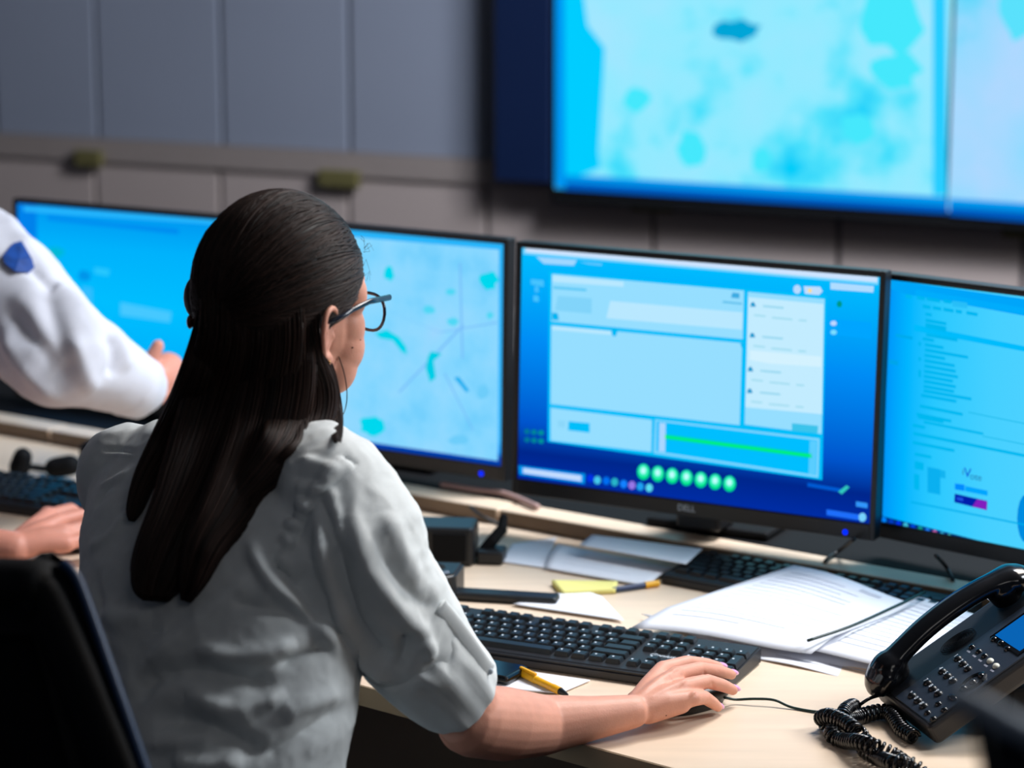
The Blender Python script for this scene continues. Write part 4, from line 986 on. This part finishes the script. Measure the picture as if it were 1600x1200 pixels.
# hair --------------------------------------------------------------
def capmask(r,f,u):  # 1 = hair, 0 = bare face
    n=math.sqrt(r*r+f*f+u*u); r,f,u=r/n,f/n,u/n
    line=-.42+.92*max(0,f+.12)**.85 + (.2 if abs(r)>.78 else 0)
    if f>-.05: return 1/(1+math.exp(-(u-(line-.05))*22))
    return 1.0
bm=bmesh.new(); bmesh.ops.create_uvsphere(bm,u_segments=96,v_segments=64,radius=1)
A_=(.0855,.1065,.107)
def caps(d,off=0):
    r,f,u=d; m=capmask(r,f,u); k=.84+.16*m+off
    lo=max(0,-u-.35)*.25
    return h(r*A_[0]*k,(f*A_[1]*k-.004)-(0 if f>0 else 0),u*A_[2]*k)
for v in bm.verts:
    d=v.co.normalized(); v.co=caps(d)
    
ell(bm,W(309,465,2.91),(.0165,.02,.026),None,20)
capm=remesh(bm,.003,4)
ho=obj('hair',capm,M_hairb,wo,world=True,smooth=True)
strands=bmesh.new()
def strand(P,r,tip=.4):
    n=len(P); tube(strands,P,[r*(1-(1-tip)*max(0,(i/(n-1)-.7)/.3)) for i in range(n)],4)
rg=random.Random(11)
clipd=Vector((-.05,-.97,-.33)).normalized()
def slerp(a,b,t):
    w_=math.acos(max(-1,min(1,a.dot(b)))); s_=math.sin(w_)
    return (a*math.sin((1-t)*w_)+b*math.sin(t*w_))/s_ if s_>1e-4 else a
line_r=[(.93,-.05,-.30),(.93,.12,-.20),(.88,.32,-.10),(.80,.50,.05),(.68,.62,.22),(.50,.72,.42),(.25,.75,.58),(.08,.66,.74),(.02,.40,.90),(.0,.15,.98)]
LR=catmull(line_r,8)
for side in(1,-1):
    for k in range(760 if side==1 else 260):
        a=LR[int(rg.random()**.9*(len(LR)-1))]; a=Vector((a[0]*side,a[1],a[2]))+Vector((rg.gauss(0,.03),rg.gauss(0,.03),rg.gauss(0,.03))); a.normalize()
        e=(clipd+Vector((rg.gauss(0,.10)+side*.06,0,rg.gauss(0,.10)))).normalized()
        bulge=rg.uniform(.0,.28); up=Vector((0,0,1)); off=.004+.014*abs(mnoise.noise(a*7))*2+rg.uniform(-.002,.006)
        P=[]
        for i in range(15):
            t=i/14; d=slerp(a,e,t); d=(d+up*bulge*math.sin(math.pi*t)*(.6 if a.z>-.1 else .25)).normalized()
            P.append(h(d.x*A_[0]*(1+off),d.y*A_[1]*(1+off)-.004,d.z*A_[2]*(1+off)))
        strand(P,rg.uniform(.0005,.0011))
# falling locks
bvb=bvh_of([shirt,body,capm])
def lock(pts,hw,n,thick=.012,rad=(.0005,.001),lift=.012,core=True,seed=0):
    q=random.Random(seed); cp_=catmull([(x,y,w_) for (x,y),w_ in zip(pts,hw)],8); ds=[]
    for x,y,w_ in cp_:
        ds.append(hit(bvb,x,y)[2])
    last=next((d for d in ds if d),2.9); out=[]
    for d in ds:
        if d and abs(d-last)<.12: last=d
        out.append(last)
    ds=np.array(out)
    for _ in range(4): ds=np.convolve(np.pad(ds,3,'edge'),np.ones(7)/7,'valid')
    nn=len(cp_); ez=lambda i:min(1,(i/(nn-1))/.22)**.7; P=[W(x,y,d-lift*(-1.3+2.3*ez(i))) for i,((x,y,_),d) in enumerate(zip(cp_,ds))]; Wd=[w_*d/F for (_,_,w_),d in zip(cp_,ds)]
    N=len(P); view=[(p-V(0,0,H)).normalized() for p in P]
    T=[(P[min(i+1,N-1)]-P[max(i-1,0)]).normalized() for i in range(N)]; Xd=[t.cross(v).normalized() for t,v in zip(T,view)]
    if core:
        cb=bmesh.new(); tube(cb,P,[max(w_*.93,.002) for w_ in Wd],16,.0,flatdir=None) if False else None
        rs=[]
        for i in range(N):
            tk=min(thick,Wd[i]*.8)*(.06+.94*min(1,(i/(N-1))/.3))
            rs.append([cb.verts.new(P[i]+Xd[i]*Wd[i]*.92*math.cos(a)-view[i]*tk*math.sin(a)) for a in (2*math.pi*k/20 for k in range(20))])
        for i in range(N-1):
            for k in range(20): cb.faces.new((rs[i][k],rs[i][(k+1)%20],rs[i+1][(k+1)%20],rs[i+1][k]))
        cb.faces.new(rs[0]); cb.faces.new(rs[-1]); cores.append(cb)
    for k in range(n):
        a=q.uniform(-1,1); s0_=q.uniform(0,.12); e_=q.uniform(.82,1.02); fr=q.uniform(1,3); ph=q.uniform(0,6); am=q.uniform(0,.05)
        L=[]
        for i in range(0,N):
            t=i/(N-1)
            if t<s0_ or t>e_: continue
            aa=a+am*math.sin(ph+fr*t*5); aa=max(-1.03,min(1.03,aa)); tk=min(thick,Wd[i]*.8)*(.06+.94*min(1,(i/(N-1))/.3))
            L.append(P[i]+Xd[i]*Wd[i]*aa-view[i]*(tk*math.sqrt(max(0,1-min(1,aa*aa)))+.0008+.0015*math.sin(ph+k)))
        if len(L)>3: strand(L,q.uniform(*rad))
cores=[]
lock([(392,440),(392,540),(372,620),(338,710),(296,800),(262,870),(246,915),(243,940)],[78,82,84,76,62,54,42,20],620,.016,seed=1)
lock([(338,470),(322,550),(298,620),(262,690),(228,750),(210,795),(206,815)],[24,30,30,26,20,13,5],240,.012,seed=2)
lock([(456,470),(464,560),(474,620),(458,680),(420,730),(378,775),(348,812),(322,850)],[42,44,54,48,34,20,10,3],420,.016,seed=3)
lock([(494,540),(506,590),(518,640),(526,675),(528,692)],[12,20,17,10,5],130,.012,seed=4)
lock([(462,600),(472,680),(440,716),(410,760),(384,800)],[11,9,6,4,1.5],45,.005,core=False,seed=5)
lock([(432,460),(430,600),(405,700),(360,790),(322,850),(302,905),(290,940)],[56,62,60,48,34,22,8],380,.018,seed=6)
0 and lock([(505,665),(528,690),(548,712),(556,726)],[2.6,2.2,1.6,.6],10,.002,core=False,seed=7)
lock([(526,545),(538,580),(543,612),(540,640),(526,668)],[1.6,1.6,1.4,1.2,1],6,.001,(.0003,.0005),core=False,seed=8)
lock([(300,640),(262,672),(245,700),(215,760)],[16,16,14,8],60,.008,core=False,seed=9)
lock([(285,560),(262,640),(240,655),(205,662)],[3,3,3,2],8,.002,core=False,seed=10) if False else None
# fly-away hairs against the light
for k in range(9):
    a=rg.uniform(0,2.4); x=568+rg.uniform(-6,2); y=rg.uniform(365,440)
    p0=W(x,y,2.93); strand([p0,p0+V(rg.uniform(.002,.008),0,rg.uniform(-.006,.01)),p0+V(rg.uniform(.004,.012),0,rg.uniform(-.022,.01))],.00022)
for k in range(0):
    p0=W(470+k*14,303,2.9); strand([p0,p0+V(.02,0,.006),p0+V(.045,.0,-.004+.002*k),p0+V(.06,0,-.018)],.0002)
cb=join(cores); ccm=remesh(cb,.0035,4)
obj('hair_length',ccm,M_hairb,ho,world=False,smooth=True)
obj('hair_strands',strands,M_hair,ho,smooth=True,kind='stuff')
# clip
cl=bmesh.new(); pc_=W(308,503,2.865)
for (dx,dz,sx,sz) in ((-.008,0,.004,.013),(.0,.0,.006,.010),(.009,.001,.0028,.013)):
    ell(cl,pc_+V(dx,0,dz),(sx,.007,sz*.62),None,14)
for dz in(-.004,.004): tube(cl,[pc_+V(-.010,-.006,dz),pc_+V(.011,-.006,dz+.001)],.0012,8)
obj('hair_clip',cl,M_tort,ho,smooth=True,label='brown tortoiseshell claw clip')
er=bmesh.new(); e0_=h(.0815,-.003,-.076)
tube(er,[e0_+V(0,-.002,0),e0_+V(-.003,-.003,-.006),e0_+V(-.006,-.003,-.013)],.0009,8); ell(er,e0_+V(.0,-.003,.0),(.0016,.0016,.0016),None,10)
obj('earring',er,M_gold,wo,world=True,smooth=True,label='small gold bar earring')
# collar
bm=bmesh.new(); cc_=W(408,668,2.93)
pts=[cc_+Tr*(.068*math.cos(a))+Tf*(.066*math.sin(a))+V(0,0,.012*math.sin(a)*-1) for a in (2*math.pi*k/36 for k in range(36))]
tube(bm,pts+[pts[0]],.016,12,.35,flatdir=(0,0,1),cap=False) if False else None
rs=[]
for k in range(40):
    a=2*math.pi*k/40; d_=Tr*math.cos(a)+Tf*math.sin(a); o=cc_+V(0,0,-.012*math.sin(a))
    rs.append([bm.verts.new(o+d_*r+V(0,0,z)) for r,z in ((.066,.022),(.070,.024),(.078,.012),(.092,-.016),(.089,-.019),(.072,.004),(.064,-.01))])
for k in range(40):
    for j in range(7): bm.faces.new((rs[k][j],rs[k][(j+1)%7],rs[(k+1)%40][(j+1)%7],rs[(k+1)%40][j]))
obj('collar',bm,M_shirt,so,smooth=True)
# trousers and shoes below the desk
bm=bmesh.new(); hipc=W(312,1400,2.86); hipc.z=.57
ell(bm,hipc,(.19,.16,.12),None,28)
kn=[]
for s_ in(-1,1):
    a=hipc+Tr*(.09*s_); b=a+Tf*.40+V(0,0,.0); c_=b+Tf*.03+V(0,0,-.42); kn.append((a,b,c_))
    capsule(bm,[a,mid(a,b,.5),b],[.095,.085,.062],24); capsule(bm,[b,mid(b,c_,.4),c_],[.06,.056,.04],24)
obj('trousers',remesh(bm,.007,6),M_trou,wo,world=True,smooth=True)
for a,b,c_ in kn:
    bm=bmesh.new(); capsule(bm,[V(c_.x,c_.y,.045)-Tf*.03,V(c_.x,c_.y,.045)+Tf*.06,V(c_.x,c_.y,.035)+Tf*.15],[.04,.042,.032],16); 
    obj('shoe',bm,M_black,wo,world=True,smooth=True)
t=thing('task_chair','low black seat under the woman in the pale grey shirt','chair',(hipc.x,hipc.y,0),-th)
obj('seat',newbox(-.23,-.20,.37,.23,.26,.445,bev=.03,seg=4),M_matte,t)
obj('gas_column',tube(bmesh.new(),[(0,0,.08),(0,0,.37)],.028,16),M_black,t)
for k in range(5):
    a=2*math.pi*k/5+.3; d=V(math.cos(a),math.sin(a),0)
    obj('base_arm',tube(bmesh.new(),[V(0,0,.11),d*.28+V(0,0,.075)],[.028,.018],10),M_black,t)
    bm=bmesh.new(); ell(bm,d*.28+V(0,0,.029),(.02,.028,.0285)); obj('castor',bm,M_black,t)
# ---------- man in the white shirt, pointing at the far left monitor
pm=thing('person','person in a white long-sleeved shirt with blue arm badge, pointing at a screen','person',(-1.5,3.6,0))
bm=bmesh.new()
sB=W(-72,405,4.10); eB=W(92,552,3.90); wB=W(214,604,4.02)
chB=V(-1.12,4.0,1.13); hpB=V(-1.58,3.92,.9)
capsule(bm,[sB,mid(sB,eB,.5)+V(0,0,.012),eB],[.108,.098,.084],32)
capsule(bm,[eB,mid(eB,wB,.5)+V(0,0,.006),wB],[.082,.066,.047],32)
fB=V(-.44,-.05,.88); rB=V(.17,-.98,0)
ring_tube(bm,[(hpB+V(-.05,-.01,-.13),.17,.13,fB,rB),(hpB,.165,.13,fB,rB),(mid(hpB,chB,.5),.17,.14,fB,rB),(chB,.18,.13,fB,rB),(chB+V(.06,.06,.04),.10,.09,fB,rB)])
ell(bm,chB+V(-.01,.02,.0),(.17,.19,.12),None,24); capsule(bm,[chB+V(.02,.02,.05),chB+V(.05,.06,.10)],[.09,.066],20)
capsule(bm,[chB+V(.08,-.1,.0),sB],[.10,.10],24)
sL=chB+V(-.13,.17,.0); eL=V(-1.32,4.30,.98); wL=V(-1.22,4.42,.79)
capsule(bm,[chB+V(-.05,.08,0),sL,eL],[.1,.08,.06],24); capsule(bm,[eL,wL],[.06,.042],20)
shB=remesh(bm,.006,10)
strokes(shB,[([(0,330),(40,380),(75,425)],.008,.02),([(0,520),(40,580),(90,625)],.010,.013),([(0,470),(60,540),(110,610)],-.012,.018),([(70,440),(90,520),(130,600)],-.010,.018),
 ([(80,440),(120,470),(160,520)],.008,.018),([(110,520),(130,580),(150,610)],.008,.014),([(170,520),(178,560),(170,590)],-.012,.013),([(150,480),(190,540),(200,580)],.006,.012),([(40,410),(70,440),(90,450)],-.008,.012)])
wrinkle(shB,.003,14,5)
sob=obj('shirt',shB,M_wshirt,pm,world=True,smooth=True)
bm=bmesh.new(); d_=(wB-eB).normalized(); tube(bm,[wB-d_*.045,wB-d_*.02,wB+d_*.014,wB+d_*.016,wB+d_*.005],[.052,.054,.049,.044,.04],28); obj('cuff',bm,M_wshirt,sob,smooth=True)
bB=bvh_of([shB]); l,n_,_d=hit(bB,32,402)
if l is not None:
    pts=[hit(bB,x,y) for x,y in ((4,400),(20,380),(34,376),(50,404),(54,418),(46,426),(24,424),(8,412))]
    pts=[p for p in pts if p[0] is not None]
    if len(pts)>4:
        c_=sum((p[0] for p in pts),V(0,0,0))/len(pts)
        bm=bmesh.new(); vs=[bm.verts.new(p[0]+(V(0,0,H)-p[0]).normalized()*.006) for p in pts]; vc=bm.verts.new(c_+(V(0,0,H)-c_).normalized()*.012)
        for i in range(len(vs)): bm.faces.new((vs[i],vs[(i+1)%len(vs)],vc))
        r_=bmesh.ops.extrude_face_region(bm,geom=bm.faces[:]); bmesh.ops.translate(bm,verts=[v for v in r_['geom'] if isinstance(v,bmesh.types.BMVert)],vec=(V(0,0,H)-c_).normalized()*.002)
        obj('arm_badge',bm,mat('badge_blue',(16,70,150),.6,var=.3,scale=60),sob,label='dark blue arm badge')
bm=bmesh.new()
hw_=W(226,604,4.03); kk=W(262,576,4.10)
capsule(bm,[eB,wB,hw_],[.035,.03,.026],20); capsule(bm,[hw_,W(246,590,4.06),kk],[.026,.030,.027],20); capsule(bm,[hw_+V(0,0,-.008),W(252,608,4.07)],[.024,.024],16)
capsule(bm,[W(232,580,4.05),W(238,558,4.04),W(247,540,4.04)],[.015,.012,.010],12)
for i,(x,y) in enumerate(((268,566),(270,578),(268,591),(264,603))):
    a=W(x,y,4.11+.004*i); capsule(bm,[kk if i<2 else W(254,598,4.09),a,a+V(.018,.02,-.012),a+V(.006,.032,-.026)],[.011,.0105,.0095,.008],12)
hdB=V(-1.03,4.10,1.365)
ell(bm,hdB,(.075,.095,.11),None,28); capsule(bm,[hdB+V(-.02,-.03,-.07),chB+V(.03,.03,.04)],[.052,.054],20); ell(bm,hdB+V(.02,.035,-.045),(.06,.062,.075)); ell(bm,hdB+V(.03,.065,-.095),(.028,.03,.026)); ell(bm,hdB+V(.078,-.01,-.03),(.008,.016,.026)); ell(bm,hdB+V(-.078,.03,-.03),(.008,.016,.026)); ell(bm,hdB+V(.05,.085,-.03),(.012,.018,.016))
capsule(bm,[chB,mid(chB,hpB,.5)],[.07,.07],16); capsule(bm,[chB,sB,eB],[.05,.04,.035],16); capsule(bm,[chB,sL,eL,wL],[.05,.04,.035,.024],16)
for i in range(4): b_=wL+V(.06,.02-.02*i,-.012); capsule(bm,[wL,b_,b_+V(.06,-.01*i,-.012)],[.02,.011,.008],10)
capsule(bm,[wL,wL+V(.04,.05,-.012)],[.015,.010],10)
bdb=obj('body',remesh(bm,.003,5),M_skin2,pm,world=True,smooth=True)
bm=bmesh.new(); ell(bm,hdB+V(-.018,-.028,.022),(.077,.088,.096),None,28); obj('hair',bm,M_hairb,pm,world=True,smooth=True)
bm=bmesh.new(); q_=(hw_-wB).normalized(); tube(bm,[hw_-q_*.004,hw_+q_*.014],.0275,24); obj('wristwatch',bm,M_black,pm,world=True,smooth=True,label='dark watch strap at the cuff')
bm=bmesh.new(); ell(bm,hpB+V(0,0,-.06),(.17,.15,.13),None,24)
for s_ in(-1,1):
    a=hpB+V(.09*s_,-.09*s_,-.08); capsule(bm,[a,V(a.x,a.y-.02,.48),V(a.x,a.y-.03,.08)],[.09,.065,.05],20)
obj('trousers',remesh(bm,.008,5),M_trou,pm,world=True,smooth=True)
for s_ in(-1,1):
    a=hpB+V(.09*s_,-.09*s_,0); bm=bmesh.new(); capsule(bm,[V(a.x,a.y-.05,.046),V(a.x+.05,a.y+.02,.042),V(a.x+.1,a.y+.1,.035)],[.042,.042,.032],14); obj('shoe',bm,M_black,pm,world=True,smooth=True)
# ---------- second colleague: bare forearm with a mouse, body outside the frame
pa=thing('person','person at the left edge, bare forearm and hand on a mouse','person',(-1.25,3.3,0))
bm=bmesh.new(); zA=.785
wA=Z(22,858,.782); eA=V(-1.02,3.62,.80); shA=V(-1.10,3.38,1.08)
KA=[Z(76,806,.80),Z(92,815,.803),Z(100,832,.797),Z(104,850,.785)]
capsule(bm,[eA,mid(eA,wA,.45),wA],[.042,.037,.026],24)
for i,k in enumerate(KA):
    capsule(bm,[wA,mid(wA,k,.55)+V(0,0,.003),k],[.022,.016,.0135],14)
    e=k+V(.045,.055,-.02); e2=k+V(.075,.08,-.035); capsule(bm,[k,k+V(.028,.032,.002),e,e2],[.0115,.0105,.009,.008],12)
capsule(bm,[mid(wA,KA[0],.2)+V(0,.01,-.01),Z(70,808,.78)+V(0,.02,0),Z(95,812,.765)+V(0,.03,0)],[.015,.012,.01],12)
capsule(bm,[shA,eA],[.045,.042],20)
hdA=V(-1.22,3.40,1.315); ell(bm,hdA,(.075,.095,.11),None,28); ell(bm,hdA+V(.02,.035,-.045),(.06,.062,.075)); ell(bm,hdA+V(.03,.065,-.095),(.028,.03,.026)); ell(bm,hdA+V(.078,-.01,-.03),(.008,.016,.026)); ell(bm,hdA+V(-.078,.03,-.03),(.008,.016,.026)); ell(bm,hdA+V(.05,.085,-.03),(.012,.018,.016))
cA=V(-1.26,3.32,1.05); capsule(bm,[hdA+V(-.01,-.03,-.06),cA],[.053,.06],20); capsule(bm,[cA,V(-1.28,3.25,.8)],[.07,.07],16); capsule(bm,[cA,shA],[.06,.05],16)
sLA=V(-1.40,3.46,1.06); eLA=V(-1.33,3.62,.83); wLA=V(-1.18,3.86,.785)
capsule(bm,[cA,sLA,eLA,wLA],[.05,.045,.04,.025],16)
for i in range(4): b_=wLA+V(.01+.02*i,.07-.01*i,-.01); capsule(bm,[wLA,b_,b_+V(.02,.06,-.012)],[.02,.011,.008],10)
capsule(bm,[wLA,wLA+V(.05,.03,-.012)],[.015,.010],10)
obj('body',remesh(bm,.0032,6),M_skin2,pa,world=True,smooth=True)
bm=bmesh.new(); ring_tube(bm,[(V(-1.28,3.18,.5),.18,.13,V(.4,.9,0),V(.9,-.4,0)),(V(-1.28,3.2,.75),.16,.12,V(.4,.9,0),V(.9,-.4,0)),(V(-1.27,3.28,.98),.18,.12,V(.4,.9,0),V(.9,-.4,0)),(V(-1.26,3.32,1.1),.10,.08,V(.4,.9,0),V(.9,-.4,0))])
capsule(bm,[cA,shA,mid(shA,eA,.45)],[.08,.072,.06],20); capsule(bm,[cA,sLA,mid(sLA,eLA,.7)],[.08,.072,.06],20)
obj('shirt',remesh(bm,.007,8),M_wshirt,pa,world=True,smooth=True)
bm=bmesh.new(); ell(bm,hdA+V(-.018,-.028,.022),(.077,.088,.096),None,28); obj('hair',bm,M_hairb,pa,world=True,smooth=True)
bm=bmesh.new(); ell(bm,V(-1.28,3.17,.53),(.18,.15,.11),None,24)
sh_=[]
for s_ in(-1,1):
    a=V(-1.28+.09*s_,3.2-.03*s_,.52); b=a+V(.12,.36,.02); c_=V(b.x,b.y+.02,.09); capsule(bm,[a,b,c_],[.09,.062,.045],20); sh_.append(c_)
obj('trousers',remesh(bm,.008,5),M_trou,pa,world=True,smooth=True)
for c_ in sh_:
    bm=bmesh.new(); capsule(bm,[V(c_.x,c_.y-.03,.045),V(c_.x+.02,c_.y+.05,.042),V(c_.x+.04,c_.y+.13,.033)],[.04,.041,.03],14); obj('shoe',bm,M_black,pa,world=True,smooth=True)
# colleague's mouse
q=Z(112,868,DZ); t=thing('computer_mouse','black mouse under the bare hand at the left edge','mouse',(q.x+.02,q.y+.045,DZ+.0006),R(50))
bm=bmesh.new(); bmesh.ops.create_uvsphere(bm,u_segments=24,v_segments=16,radius=1)
for v in bm.verts:
    x,y,z=v.co; v.co=Vector((math.copysign(abs(x)**.75,x)*.053,math.copysign(abs(y)**.8,y)*.029,max(0,(z*.5+.5))**.9*.03 if z>-.6 else 0))
obj('shell',bm,M_black,t,smooth=True)
bm=bmesh.new(); ell(bm,(.028,0,.029),(.008,.003,.004)); obj('scroll_wheel',bm,M_grey,t)
